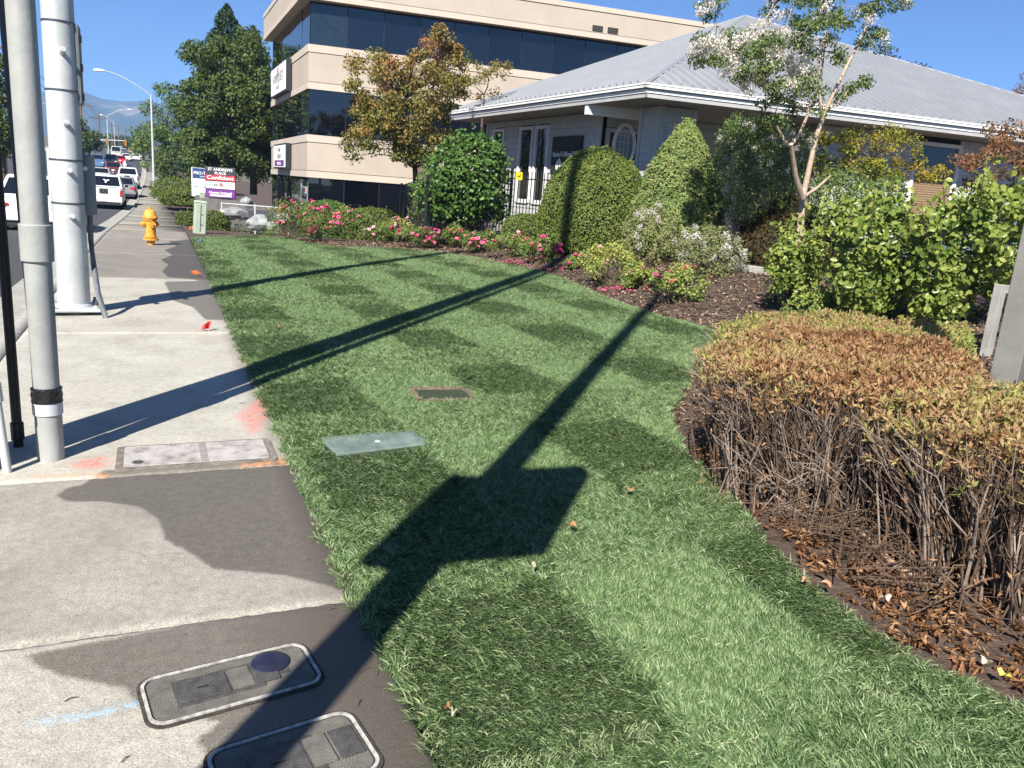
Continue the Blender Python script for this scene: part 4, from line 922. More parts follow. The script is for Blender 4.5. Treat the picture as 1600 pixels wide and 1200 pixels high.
# ================================================================ VEHICLES
M_tyre = pmat('tyre', (.012, .012, .012), (.02, .02, .02), 20, .8); M_rimm = pmat('alloy', (.35, .35, .36), None, rough=.3, metal=.8)
M_cg = pmat('car_glass', (.008, .01, .014), None, rough=.02, spec=.9); M_tl = pmat('tail_light', (.45, .01, .015), None, rough=.15, coat=.6); M_plast = pmat('black_plastic', (.02, .02, .022), None, rough=.6)
M_chrome = pmat('chrome', (.55, .55, .56), None, rough=.12, metal=1.0); M_head = pmat('head_lamp', (.6, .62, .65), None, rough=.1, coat=1)
def paint(n, c): return pmat('paint_'+n, c, None, rough=.28, coat=.8)
def loft(mb, secs):                               # secs: list of (y, [(x,z) half outline]) mirrored
    k = None
    for y, h in secs:
        ring = [(x, y, z) for x, z in h]+[(-x, y, z) for x, z in reversed(h)]
        b = len(mb.v); mb.v += ring; mb.m += []
        if k is not None:
            n = len(ring)
            for j in range(n):
                mb.f.append((k+j, b+j, b+(j+1) % n, k+(j+1) % n)); mb.m.append(0)
        else: mb.f.append(tuple(range(b, b+len(ring)))); mb.m.append(0)
        k = b
    mb.f.append(tuple(range(k+len(ring)-1, k-1, -1))); mb.m.append(0); return mb
def vehicle(kind, name, label, cat, pm, X, Y, rz=0, plate=True, oncoming=False, sticker=False):
    z0 = float(base(Y)) + float(np.interp(X-float(curve(Y)), [-21, -10, -1.84], [-.16, -.10, -.155]))
    t = thing(name, label, cat, (X, Y, z0), rz+(math.pi if oncoming else 0), 'vehicles on the road')
    if kind == 'pickup': L_, Wd, H_, belt = 5.4, .93, 1.80, 1.12
    elif kind == 'suv': L_, Wd, H_, belt = 4.6, .92, 1.70, 1.05
    elif kind == 'van': L_, Wd, H_, belt = 6.2, 1.05, 2.6, 1.5
    else: L_, Wd, H_, belt = 4.6, .90, 1.45, .92
    h = L_/2; gc = .27 if kind != 'sedan' else .2
    def sec(w, zt, zb=gc, tuck=.06): return [(0, zb), (w-.1, zb), (w-.02, zb+.12), (w, zb+.3), (w, (zb+zt)/2+.1), (w-tuck*.5, zt-.06), (w-tuck-.04, zt), (0, zt+.015)]
    bz = belt
    if kind == 'pickup': S_ = [(-h, sec(Wd-.05, bz-.02)), (-h+.06, sec(Wd, bz)), (-.2, sec(Wd, bz)), (h-1.3, sec(Wd, bz)), (h-.3, sec(Wd-.05, bz-.12)), (h-.02, sec(Wd-.14, bz-.28))]
    elif kind == 'sedan': S_ = [(-h, sec(Wd-.14, bz-.14)), (-h+.1, sec(Wd-.06, bz-.02)), (-h+.8, sec(Wd, bz+.02)), (h-1.5, sec(Wd, bz)), (h-.4, sec(Wd-.06, bz-.18)), (h, sec(Wd-.2, bz-.34))]
    else: S_ = [(-h, sec(Wd-.1, bz-.08)), (-h+.08, sec(Wd-.03, bz)), (0, sec(Wd, bz)), (h-1.3, sec(Wd, bz)), (h-.3, sec(Wd-.05, bz-.18)), (h, sec(Wd-.16, bz-.34))]
    body = loft(MB(), S_).build('body', pm, t, smooth=True, local=True)
    # cabin
    cf = {'pickup': (-.55, .35, .95, 1.75), 'suv': (-h+.12, -h+.5, .55, 1.35), 'van': (-h+.05, -h+.15, 1.6, 2.4), 'sedan': (-h+.45, -h+1.25, .45, 1.35)}[kind]
    wb, wt = Wd-.07, Wd-.24; zt = H_
    def ring(y, w, z): return (y, w, z)
    cb = MB(); b = [(-wb, cf[0], bz-.02), (wb, cf[0], bz-.02), (wb, cf[3], bz-.02), (-wb, cf[3], bz-.02), (-wt, cf[1], zt), (wt, cf[1], zt), (wt, cf[2], zt), (-wt, cf[2], zt)]
    cb.add(b, [(0, 1, 5, 4), (1, 2, 6, 5), (2, 3, 7, 6), (3, 0, 4, 7), (4, 5, 6, 7)]); cab = cb.build('cabin', pm, t, bevel=.07, local=True, seg=3)
    def glass(i, nm, m0=.12, m1=.1):
        a, b_, c, d = [Vector(b[j]) for j in i]; n = (b_-a).cross(d-a).normalized()
        P = lambda u, v: (a*(1-u)+b_*u)*(1-v)+(d*(1-u)+c*u)*v+n*.012
        MB().slab([P(m0, m1), P(1-m0, m1), P(1-m0, 1-m1*1.3), P(m0, 1-m1*1.3)], .012).build(nm, M_cg, t, local=True)
    glass((0, 1, 5, 4), 'rear_window', .07, .12); glass((2, 3, 7, 6), 'windscreen', .06, .08)
    for i in ((1, 2, 6, 5), (3, 0, 4, 7)): glass(i, 'side_window', .1, .12)
    # wheels
    wr = .37 if kind in ('pickup', 'van') else .33
    for sx in (-1, 1):
        for y in (-h+.95 if kind != 'pickup' else -h+1.15, h-.95):
            x = sx*(Wd-.11); w = MB().lathe([(wr*.6, -.11), (wr*.95, -.11), (wr, -.07), (wr, .07), (wr*.95, .11), (wr*.6, .11)], 18, (x, y, wr), R=Matrix.Rotation(math.pi/2, 3, 'Y')).build('wheel', M_tyre, t, smooth=True, local=True)
            MB().lathe([(.02, -.02), (wr*.6, -.06), (wr*.62, .0), (.02, .02)], 14, (x+sx*.09, y, wr), R=Matrix.Rotation(math.pi/2, 3, 'Y')).build('hub', M_rimm, w, local=True)
    # rear
    zl = bz-.22 if kind != 'sedan' else bz-.22
    for sx in (-1, 1):
        if kind == 'pickup': MB().box((sx*(Wd-.09), -h-.005, bz-.25), (.12, .06, .34)).build('tail_light', M_tl, t, bevel=.015, local=True)
        else:
            y0 = -h+.0
            MB().add([(sx*(Wd-.08), y0+.0, zl+.1), (sx*(Wd-.42), y0-.02, zl+.06), (sx*(Wd-.42), y0-.02, zl-.0), (sx*(Wd-.13), y0-.02, zl-.1), (sx*(Wd-.005), y0+.32, zl+.12), (sx*(Wd-.015), y0+.3, zl-.02)], [(0, 1, 2, 3), (0, 3, 5, 4)] if sx > 0 else [(3, 2, 1, 0), (4, 5, 3, 0)]).build('tail_light', M_tl, t, local=True)
        MB().box((sx*(Wd-.24), h-.08, bz-.4), (.3, .2, .14)).build('headlight', M_head, t, bevel=.03, local=True)
        MB().box((sx*(Wd+.06), cf[3]-.35, bz+.07), (.16, .1, .14)).build('mirror', M_plast if kind == 'pickup' else pm, t, bevel=.03, local=True)
    MB().box((0, -h-.03, gc+.22), (Wd*1.9, .16, .2)).build('rear_bumper', M_chrome if kind == 'pickup' and not sticker else pm, t, bevel=.04, local=True)
    MB().box((0, -h+.02, gc+.05), (Wd*1.7, .14, .16)).build('bumper_skirt', M_plast, t, bevel=.02, local=True)
    if plate: MB().box((0, -h-.118, gc+.24) if kind == 'pickup' else (0, -h-.02, bz-.28), (.31, .012, .155)).build('licence_plate', M_white, t, local=True)
    if kind == 'pickup':
        MB().box((0, -h-.012, bz-.16), (.42, .03, .26)).build('tailgate_handle', M_plast, t, bevel=.02, local=True)
        MB().box((0, -1.6, bz+.012), (Wd*1.72, 1.9, .03)).build('bed_cover', M_plast, t, local=True)
        MB().box((0, -h+.02, bz+.02), (Wd*1.9, .08, .05)).build('tailgate_top', pm, t, bevel=.015, local=True)
    if sticker:
        a, b_, c, d = [Vector(b[j]) for j in (0, 1, 5, 4)]; n = (b_-a).cross(d-a).normalized(); o = (a+b_+c+d)/4+n*.018; ux_ = (b_-a).normalized(); uy_ = (d-a+c-b_).normalized()
        mb = MB()
        for an in (90+55, 90-55, 270):
            d_ = ux_*math.cos(math.radians(an))+uy_*math.sin(math.radians(an)); pr = ux_*-math.sin(math.radians(an))+uy_*math.cos(math.radians(an))
            mb.poly([o+pr*.035, o-pr*.035, o+d_*.16-pr*.06, o+d_*.18+pr*.02])
        mb.build('window_decal', M_white, t, local=True)
        MB().box((0, -h-.03, bz-.16), (.07, .012, .07)).build('badge', M_chrome, t, local=True)
    return t
def vx(x, Y): return pxY(x, 290, Y)[0]
wht = paint('white', (.74, .75, .75)); slv = paint('silver', (.36, .37, .39))
vehicle('sedan', 'car', 'white car in the near lane half hidden behind the poles', 'car', wht, -3.02, 26.3)
vehicle('pickup', 'pickup_truck', 'white pickup truck with a white window decal waiting nearest the kerb', 'truck', wht, vx(161.5, 49), 51.7, sticker=True)
vehicle('sedan', 'car', 'grey sedan just ahead of the white pickup with the decal', 'car', paint('grey', (.2, .21, .23)), vx(190.5, 62), 64.3)
vehicle('pickup', 'pickup_truck', 'second white pickup truck ahead of the grey sedan', 'truck', wht, vx(199, 80), 83)
vehicle('sedan', 'car', 'silver sedan in the middle lane beyond the first pickup', 'car', slv, vx(158, 88), 90)
vehicle('suv', 'car', 'maroon sport utility car in the middle lane', 'car', paint('maroon', (.11, .025, .025)), vx(178, 105), 107)
vehicle('pickup', 'pickup_truck', 'blue oncoming pickup truck in the far lane', 'truck', paint('blue', (.10, .17, .33)), vx(154, 128), 130, oncoming=True)
vehicle('suv', 'car', 'dark distant car right of the blue pickup', 'car', paint('dark', (.03, .035, .045)), vx(175, 140), 142, oncoming=True)
vehicle('van', 'van', 'pale high-roofed van behind the dark distant car', 'van', paint('cream', (.55, .55, .48)), vx(183.5, 190), 193, oncoming=True)
vehicle('sedan', 'car', 'red car in the middle of the distant traffic', 'car', paint('red', (.5, .02, .02)), vx(189.5, 150), 152)
vehicle('sedan', 'car', 'white distant car right of the red car', 'car', wht, vx(199, 180), 182)
vehicle('sedan', 'car', 'white car farthest right in the distant kerb lane', 'car', wht, vx(214, 190), 192)
vehicle('suv', 'car', 'white distant car just beyond the farthest right one', 'car', wht, vx(221, 215), 217)
vehicle('suv', 'parked_car', 'blue car parked in the driveway behind the leafy roses', 'car', paint('sky_blue', (.10, .15, .22)), 14.2, 9.8, rz=1.45).location.z = .40
# motorcycle and rider
mY = 112; mx = vx(196.5, mY); mz = float(base(mY))-.15
t = thing('motorcycle', 'motorcycle between the lanes ahead of the second pickup', 'motorcycle', (mx, mY, mz))
for y in (-.65, .7):
    MB().lathe([(.2, -.06), (.3, -.06), (.32, 0), (.3, .06), (.2, .06)], 14, (0, y, .32), R=Matrix.Rotation(math.pi/2, 3, 'Y')).build('wheel', M_tyre, t, local=True)
MB().tube([(0, -.8, .75), (0, -.3, .72), (0, .2, .85), (0, .55, .75)], [.1, .17, .2, .1], 8).build('tank', paint('red', (.5, .02, .02)), t, local=True); MB().box((0, 0, .45), (.3, .6, .3)).build('engine', M_plast, t, local=True, bevel=.03)
MB().tube([(-.38, .45, 1.05), (0, .55, 1.0), (.38, .45, 1.05)], .02, 6).build('handlebar', M_plast, t, local=True); MB().box((0, -.9, .7), (.2, .06, .1)).build('tail_light', M_tl, t, local=True)
def rider():
    p = thing('person', 'person in pale jacket and white helmet riding the motorcycle', 'person', (mx, mY, mz))
    J = {'pel': (0, -.2, .9), 'che': (0, -.05, 1.25), 'nec': (0, .05, 1.45), 'hed': (0, .08, 1.62), 'sl': (-.2, .0, 1.4), 'el': (-.32, .18, 1.2), 'hl': (-.34, .42, 1.1), 'sr': (.2, 0, 1.4), 'er': (.32, .18, 1.2), 'hr': (.34, .42, 1.1), 'kl': (-.24, .22, .75), 'fl': (-.22, -.02, .35), 'kr': (.24, .22, .75), 'fr': (.22, -.02, .35)}
    E_ = [('pel', 'che'), ('che', 'nec'), ('nec', 'hed'), ('nec', 'sl'), ('sl', 'el'), ('el', 'hl'), ('nec', 'sr'), ('sr', 'er'), ('er', 'hr'), ('pel', 'kl'), ('kl', 'fl'), ('pel', 'kr'), ('kr', 'fr')]
    R_ = dict(pel=.16, che=.17, nec=.08, hed=.11, sl=.08, el=.055, hl=.045, sr=.08, er=.055, hr=.045, kl=.08, fl=.06, kr=.08, fr=.06)
    K = list(J); me = bpy.data.meshes.new('body'); me.from_pydata([J[k] for k in K], [(K.index(a), K.index(b)) for a, b in E_], [])
    o = link_mesh('body', me, p, True); sk = o.modifiers.new('skin', 'SKIN'); o.modifiers.new('sub', 'SUBSURF').levels = 1
    for i, k in enumerate(K): me.skin_vertices[0].data[i].radius = (R_[k], R_[k])
    me.skin_vertices[0].data[0].use_root = True; me.materials.append(pmat('pale_jacket', (.5, .52, .55), None, rough=.8))
    MB().lathe([(.02, 1.48), (.11, 1.5), (.14, 1.6), (.13, 1.7), (.08, 1.77), (.01, 1.79)], 12, (0, .08, 0)).build('helmet', M_white, p, smooth=True, local=True)
rider()
# ================================================================ PLANTS
M_bark = pmat('bark', (.07, .05, .035), (.14, .105, .08), 14, .9, .6)
M_bark_pale = pmat('crape_bark', (.30, .22, .16), (.46, .36, .28), 9, .75, .3, c3=(.38, .29, .21))
M_twig = pmat('dark_twig', (.035, .025, .018), (.07, .05, .035), 12, .95)
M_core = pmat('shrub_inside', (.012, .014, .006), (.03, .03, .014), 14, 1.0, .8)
LM_tree = leafmat('leaf_tree', [(0, (.045, .078, .02)), (.5, (.085, .125, .032)), (1, (.155, .19, .05))])
LM_conif = leafmat('leaf_conifer', [(0, (.02, .04, .018)), (1, (.05, .085, .035))], trans=.1)
LM_lime = leafmat('leaf_lime', [(0, (0.084, 0.144, 0.030)), (1, (0.204, 0.264, 0.060))])
LM_maple = leafmat('leaf_maple', [(0, (0.124, 0.145, 0.031)), (.35, (0.228, 0.196, 0.051)), (.62, (0.352, 0.207, 0.073)), (1, (0.373, 0.155, 0.083))])
LM_vine = leafmat('leaf_vine', [(0, (0.042, 0.090, 0.022)), (.6, (0.084, 0.162, 0.036)), (1, (0.180, 0.264, 0.060))], rough=.35)
LM_box = leafmat('leaf_clipped', [(0, (0.080, 0.115, 0.023)), (.6, (0.151, 0.201, 0.043)), (1, (0.273, 0.316, 0.080))], rough=.4)
LM_spru = leafmat('leaf_spruce', [(0, (0.122, 0.168, 0.052)), (.7, (0.214, 0.281, 0.086)), (.95, (0.276, 0.337, 0.112)), (1, (0.347, 0.245, 0.122))], trans=.2, rough=.65)
LM_rose = leafmat('leaf_rose', [(0, (0.090, 0.149, 0.041)), (.6, (0.179, 0.254, 0.067)), (1, (0.389, 0.404, 0.105))])
LM_rosel = leafmat('leaf_rose_large', [(0, (.055, .10, .02)), (.5, (.15, .215, .04)), (1, (.33, .37, .085))], rough=.34, trans=.35, spec=.35)
LM_wht = leafmat('leaf_pale_shrub', [(0, (0.108, 0.144, 0.048)), (.6, (0.204, 0.228, 0.090)), (1, (0.360, 0.300, 0.144))])
LM_crape = leafmat('leaf_crape', [(0, (0.074, 0.120, 0.032)), (.7, (0.150, 0.210, 0.060)), (1, (0.300, 0.300, 0.106))], rough=.38)
LM_blos = leafmat('white_blossom', [(0, (.55, .50, .42)), (1, (.80, .77, .70))], trans=.35, rough=.7)
LM_autm = leafmat('leaf_autumn', [(0, (.10, .13, .02)), (.5, (.28, .27, .03)), (.8, (.42, .25, .04)), (1, (.42, .14, .05))])
LM_redm = leafmat('leaf_redbrown', [(0, (.13, .12, .04)), (.5, (.22, .115, .05)), (1, (.30, .10, .06))])
LM_weep = leafmat('leaf_weeping', [(0, (.05, .05, .015)), (.6, (.10, .075, .025)), (1, (.17, .09, .035))])
LM_purp = leafmat('leaf_purple', [(0, (.03, .015, .02)), (1, (.075, .03, .035))])
LM_dead = leafmat('leaf_dead_hedge', [(0, (.12, .055, .025)), (.3, (.28, .14, .062)), (.5, (.39, .235, .125)), (.68, (.36, .28, .12)), (.85, (.34, .31, .09)), (1, (.26, .30, .08))], trans=.25, rough=.6)

def sil_points(poly, Y, n, depth, seed=0, jitter=0):
    r = np.random.default_rng(seed); poly = np.array(poly, float); lo, hi = poly.min(0), poly.max(0); out = np.zeros((0, 2))
    while len(out) < n:
        q = r.uniform(lo, hi, (n*3, 2)); out = np.vstack([out, q[sdf(poly, q) < 0]])
    out = out[:n]; d = -sdf(poly, out); R_ = d.max(); k = np.sqrt(np.clip(1-(1-d/R_)**2, 0, 1))
    dy = r.uniform(-1, 1, n); dy = np.sign(dy)*np.abs(dy)**.6*depth*k
    return np.array([pxY(x, y, Y+e) for (x, y), e in zip(out, dy)]), d
def clump_leaves(C, rad, per, up=.35, seed=0, flat=.7):
    r = np.random.default_rng(seed); n = len(C)*per; ci = np.repeat(np.arange(len(C)), per)
    g = unit(r.normal(size=(n, 3)))*(r.random((n, 1))**.45); g[:, 2] *= flat
    R_ = np.asarray(rad)[ci][:, None] if hasattr(rad, '__len__') else rad
    P = C[ci]+g*R_; nr = unit(g+np.array([0, 0, up])); return P, nr, ci
def limb(mb, a, b, r0, r1, n=6, sag=.12, segs=5, seed=0):
    a, b = np.asarray(a, float), np.asarray(b, float); r = np.random.default_rng(seed); L_ = np.linalg.norm(b-a); o = r.normal(size=3)*L_*.06
    pts = [a+(b-a)*s+(np.array([0, 0, sag*L_])+o)*math.sin(math.pi*s) for s in np.linspace(0, 1, segs)]
    mb.tube(pts, list(np.linspace(r0, r1, segs)), n)
def tree(name, label, cat, poly, Y, base_px, nclump, per, rad, leaf, mat, depth, trunk=.12, seed=1, group=None, bark=None, hue=None, zbase=None, fork=.35, aspect=.6, blossoms=None, spread=1.0, droop=.2, zmin=None):
    bark = bark or M_bark
    b = pxY(*base_px, Y); z0 = gzf(b[0], Y) if zbase is None else zbase; b = np.array([b[0], Y, z0])
    C, d = sil_points(poly, Y, nclump, depth, seed)
    t = thing(name, label, cat, b, group=group)
    P, nr, ci = clump_leaves(C, rad*np.random.default_rng(seed).uniform(.7, 1.25, len(C)), per, seed=seed+1)
    r = np.random.default_rng(seed+2); cr = r.normal(0, .14, len(C))
    zn = (P[:, 2]-P[:, 2].min())/np.ptp(P[:, 2])
    v = (hue(zn) if hue else .5)+cr[ci]+r.normal(0, .16, len(P))
    link_mesh('crown', leaf_mesh('crown', P, leaf, mat, nr, np.clip(v, 0, 1), spread=spread, aspect=aspect, droop=droop), t)
    mb = MB(); top = C[:, 2].max(); cen = C.mean(0); f = np.array([b[0]+(cen[0]-b[0])*.4, Y, z0+(C[:, 2].min()*.6+cen[2]*.4-z0)*max(.25, fork*2) if fork else z0+.2])
    mb.tube([b-Z*.1, (b+f)/2+[.04*trunk, 0, 0], f], [trunk*1.25, trunk, trunk*.85], 10)
    hub = [f]+[f+(cen-f)*s+r.normal(size=3)*.1*rad for s in (.35, .7, 1.05)]
    for k in range(1, 4): limb(mb, hub[k-1], hub[k], trunk*(.85-.2*(k-1)), trunk*(.65-.2*(k-1)), 8, 0, 4, k)
    for k, c in enumerate(C):
        if k % max(1, nclump//60): continue
        h = min(hub, key=lambda q: np.linalg.norm(q-c)+max(0, q[2]-c[2])*1.5); limb(mb, h, c, trunk*.2, trunk*.05, 5, .05, 5, k)
    for k, c in enumerate(C):
        if nclump > 100 and Y > 40: break
        for e in P[ci == k][:6]: limb(mb, c+(c-cen)*-.05, e, trunk*.05+.001, .002, 3, .04, 3, k)
    mb.build('trunk', bark, t, smooth=True)
    if blossoms:
        BP, bm_, per_b, rb, sb = blossoms; P2, n2, _ = clump_leaves(BP, rb, per_b, seed=seed+5, flat=1.1)
        o = link_mesh('blossom', leaf_mesh('blossom', P2, sb, LM_blos, n2, aspect=.9), t); o['kind'] = 'stuff'
    return t, C

# ---- maple turning gold beside the fence
tree('maple_tree', 'maple tree with gold and bronze leaves in front of the office block', 'tree',
     [(530, 148), (545, 110), (562, 74), (590, 82), (620, 96), (648, 72), (672, 48), (692, 42), (700, 62), (716, 78), (728, 98), (748, 105), (730, 132), (716, 160), (700, 190), (712, 222), (690, 250), (655, 256), (612, 252), (590, 240), (560, 250), (535, 236), (548, 215), (526, 205), (545, 182), (550, 165)],
     23, (655, 330), 165, 150, .31, .076, LM_maple, 1.7, .09, 3, hue=lambda z: .08+.56*z, aspect=.75)
tree('maple_tree', 'sparse olive branches of a second small maple at the roof edge', 'tree', [(705, 118), (748, 100), (800, 100), (806, 118), (790, 140), (760, 150), (730, 152), (706, 140)], 25.5, (745, 320), 16, 60, .26, .08, LM_maple, .9, .05, 5, hue=lambda z: .22+.2*z, aspect=.75)
# ---- vine on the fence
def mass(name, label, cat, poly, Y, n, depth, leaf, mat, seed, group=None, hue=.5, spread=1.1, aspect=.8, per=9, rag=7, shoots=0):
    """leafy shrub filling a silhouette polygon with depth; sprays of leaves lie mostly in the outer shell"""
    poly = np.array(poly, float); r = np.random.default_rng(seed); m = n//per
    lo, hi = poly.min(0)-rag, poly.max(0)+rag; q = np.zeros((0, 2)); W_ = (hi-lo).mean()
    while len(q) < m:
        c = r.uniform(lo, hi, (m*2, 2)); nz = lump(np.c_[c/W_*14, c[:, :1]*0], 1.0, seed+9)+.6*lump(np.c_[c/W_*34, c[:, :1]*0], 1.0, seed+10)
        q = np.vstack([q, c[sdf(poly, c)+rag*.2 < rag*nz]])
    q = q[:m]; d = np.clip(-sdf(poly, q), 0, None); R_ = np.percentile(d, 97); k = np.sqrt(np.clip(1-(1-np.clip(d/R_, 0, 1))**2, 0, 1))+.06
    lum = lump(np.c_[q/W_*9, q[:, :1]*0], 1.0, seed)+.5*lump(np.c_[q/W_*26, q[:, :1]*0], 1.0, seed+3)
    s = np.where(r.random(m) < .72, -1, 1); dy = s*depth*k*(1-.5*r.random(m)**1.6)*(1+.25*lum)
    C = np.array([pxY(x, y, Y+e) for (x, y), e in zip(q, dy)]); ci = np.repeat(np.arange(m), per); n = len(ci)
    ax = unit(r.normal(size=(m, 3))+[0, -.3, .5]); P = C[ci]+ax[ci]*((np.tile(np.arange(per), m)/per-.5)*leaf*3.2)[:, None]+r.normal(size=(n, 3))*leaf*.55
    cen = np.array(pxY(*((lo+hi)/2), Y)); nr = unit(P-cen+[0, 0, .1])+np.array([-.15, -.25, .3])
    v = np.clip(hue+.14*lum[ci]+r.normal(0, .1, m)[ci]+r.normal(0, .17, n), 0, 1)
    bx = pxY(lo[0]*.5+hi[0]*.5, hi[1], Y); z0 = gzf(bx[0], Y); t = thing(name, label, cat, (bx[0], Y, z0), group=group); mb = MB()
    tops = C[np.argsort(-C[:, 2]+r.normal(0, .15, m))[:max(6, m//4)]]
    for i in range(shoots):
        a = tops[r.integers(len(tops))]; h = r.uniform(.15, .42); g = a+np.r_[r.normal(0, .09, 2), h]; limb(mb, a-[0, 0, .15], g, .006, .003, 4, .0, 4, i)
        kk = int(h/.045)+3; tt = np.linspace(.1, 1.05, kk)[:, None]; Pn = a+(g-a)*tt+r.normal(size=(kk, 3))*leaf*.5
        P = np.vstack([P, Pn]); nr = np.vstack([nr, unit(r.normal(size=(kk, 3))+[-.2, -.3, .6])]); v = np.r_[v, np.clip(r.normal(hue+.25, .15, kk), 0, 1)]
    link_mesh('foliage', leaf_mesh('foliage', P, leaf, mat, nr, v, spread=spread, aspect=aspect, droop=.25, oval=leaf > .065), t)
    for i in range(18):
        e = C[r.integers(m)]; a = np.array([bx[0]+r.normal()*.12, Y+r.normal()*.1, z0-.05]); limb(mb, a, a+(e-a)*.95, .012, .003, 4, .03, 4, i)
    mb.build('stems', M_twig, t)
    return t, C
mass('climbing_vine', 'broad-leaved green vine swallowing the iron fence', 'vine', [(668, 250), (690, 222), (712, 208), (735, 205), (760, 212), (783, 228), (797, 258), (790, 300), (792, 340), (740, 350), (690, 348), (662, 345), (655, 300), (662, 270)], 20.8, 7500, .75, .10, LM_vine, 4, hue=.45, rag=9, shoots=6)
mass('climbing_vine', 'wisps of young vine on the fence left of the thick vine', 'vine', [(640, 290), (668, 262), (675, 345), (642, 340)], 21.4, 700, .3, .06, LM_vine, 14, hue=.7, rag=4)
# ---- clipped shrubs: superellipsoid shells
def clipped(name, label, c, rad, n, leaf, mat, seed, group=None, shape=2.4, lumpy=.05, zfloor=None, hue=.5, aspect=.6, cone=False, cut=-.2):
    r = np.random.default_rng(seed); U = unit(r.normal(size=(n*2, 3))); U = U[U[:, 2] > cut][:n]; n = len(U)
    if cone:
        zz = r.random(n)**1.35; th = r.uniform(0, 2*math.pi, n); prof = np.interp(zz, [0, .1, .35, .6, .8, .93, 1], [.86, 1, .95, .74, .47, .22, .03]); U = np.c_[np.cos(th)*prof, np.sin(th)*prof, zz]; S_ = U.copy(); nr0 = unit(np.c_[np.cos(th), np.sin(th), np.full(n, .45)])
    else:
        k = (np.abs(U)**shape).sum(1)**(-1/shape); S_ = U*k[:, None]; nr0 = unit(np.sign(U)*np.abs(S_)**(shape-1))
    lum = lump(S_*4.5, 1.0, seed)+.7*lump(S_*12, 1.0, seed+1)
    lum = lum+(.9*lump(S_*20, 1.0, seed+2) if cone else 0)
    S_ = S_*(1+lumpy*lum*((1-U[:, 2]**3) if cone else 1))[:, None]*(1-.13*r.random(n)**2.2)[:, None]
    P = np.asarray(c)+S_*np.asarray(rad)
    t = thing(name, label, 'shrub', (c[0], c[1], zfloor if zfloor is not None else c[2]-.1), group=group)
    v = np.clip(hue+.18*lum+r.normal(0, .17, n), 0, 1)
    k2 = max(30, n//160); si = r.integers(0, n, k2); si = np.repeat(si, 6); ext = np.tile(np.linspace(.2, 1, 6), k2)*np.repeat(r.uniform(.03, .11, k2), 6)      # stray new shoots
    P = np.vstack([P, P[si]+unit(nr0[si]+[0, 0, .6])*ext[:, None]+r.normal(0, .008, (len(si), 3))]); nr0 = np.vstack([nr0, r.normal(size=(len(si), 3))]); v = np.r_[v, np.clip(v[si]+.2, 0, 1)]
    link_mesh('foliage', leaf_mesh('foliage', P, leaf, mat, nr0+np.array([-.1, -.15, .25]), v, spread=.9, aspect=aspect), t)
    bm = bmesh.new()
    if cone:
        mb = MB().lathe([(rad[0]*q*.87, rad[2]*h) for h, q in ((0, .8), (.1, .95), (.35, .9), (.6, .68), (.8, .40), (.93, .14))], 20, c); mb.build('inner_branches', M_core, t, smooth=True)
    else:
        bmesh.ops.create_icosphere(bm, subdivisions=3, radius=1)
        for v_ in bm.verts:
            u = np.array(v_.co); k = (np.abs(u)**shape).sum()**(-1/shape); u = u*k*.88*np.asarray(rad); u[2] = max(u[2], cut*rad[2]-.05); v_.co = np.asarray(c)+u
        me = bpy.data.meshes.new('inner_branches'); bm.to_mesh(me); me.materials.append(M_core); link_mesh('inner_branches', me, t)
    bm.free(); return t
p = pg(905, 402); dpt = .95
g0 = gzf(8.9, 16.1)
rb = pxY(930, 330, 16.4)
clipped('round_shrub', 'tall rounded clipped shrub crossed by a pole shadow', (rb[0], rb[1], g0+.62), (1.34, 1.25, 1.66), 36000, .05, LM_box, 3, shape=1.95, lumpy=.035, zfloor=g0, cut=-.42, hue=.55)
q = pxY(828, 345, 18.2); clipped('low_hedge', 'low clipped hedge left of the tall round shrub', (q[0]+.1, q[1], gzf(q[0], q[1])+.25), (.75, .6, .52), 6500, .05, LM_box, 6, shape=3, lumpy=.03, cut=-.5, hue=.42)
q = pxY(1050, 400, 14.2); zt_ = pxY(1072, 184, 14.2)[2]; clipped('dwarf_spruce', 'conical dwarf spruce with pale green dense needles', (q[0], q[1], gzf(q[0], q[1])+.03), (.98, .94, zt_-gzf(q[0], q[1])-.03), 52000, .062, LM_spru, 8, lumpy=.055, cone=True, aspect=.45, hue=.55)
q = pxY(518, 330, 24.5); clipped('round_shrub', 'pale green rounded shrub behind the leftmost roses', (q[0]-.1, q[1], .15), (.85, .8, .78), 6500, .06, LM_vine, 11, lumpy=.06, cut=-.7, hue=.6)
q = pxY(585, 330, 24.0); clipped('round_shrub', 'olive domed shrub in front of the office ground floor', (q[0], q[1], .1), (1.12, .9, .72), 8500, .055, LM_box, 12, lumpy=.035, cut=-.7, hue=.38)
q = pxY(392, 335, 29); clipped('round_shrub', 'small green shrub behind the chain link fence', (q[0], q[1], -.75), (.85, .7, .6), 3000, .06, LM_box, 13, lumpy=.06, cut=-.6, hue=.35)
q = pxY(333, 345, 27.5); clipped('round_shrub', 'small round green shrub beside the leaning pedestal', (q[0], q[1], gzf(q[0], q[1])+.15), (.52, .45, .42), 2600, .05, LM_box, 15, lumpy=.06, cut=-.5, hue=.4)
q = pxY(297, 330, 30); clipped('round_shrub', 'small dark shrub between sidewalk and leaning pedestal', (q[0], q[1], gzf(q[0], q[1])+.12), (.5, .45, .34), 2200, .05, LM_box, 16, lumpy=.06, cut=-.5, hue=.25)
for i, (x, y, Y, r_, lab) in enumerate([(283, 295, 50, (1.6, 2.2, .7), 'spreading green hedge along the sidewalk by the lamp'), (292, 306, 42, (1.2, 1.3, .5), 'brownish low hedge nearer along the sidewalk')]):
    q = pxY(x, y, Y); clipped('low_hedge', lab, (q[0], Y, q[2]-.15), r_, 3600, .1, LM_box, 20+i, lumpy=.12, cut=-.6, hue=.3 if i == 0 else .25)

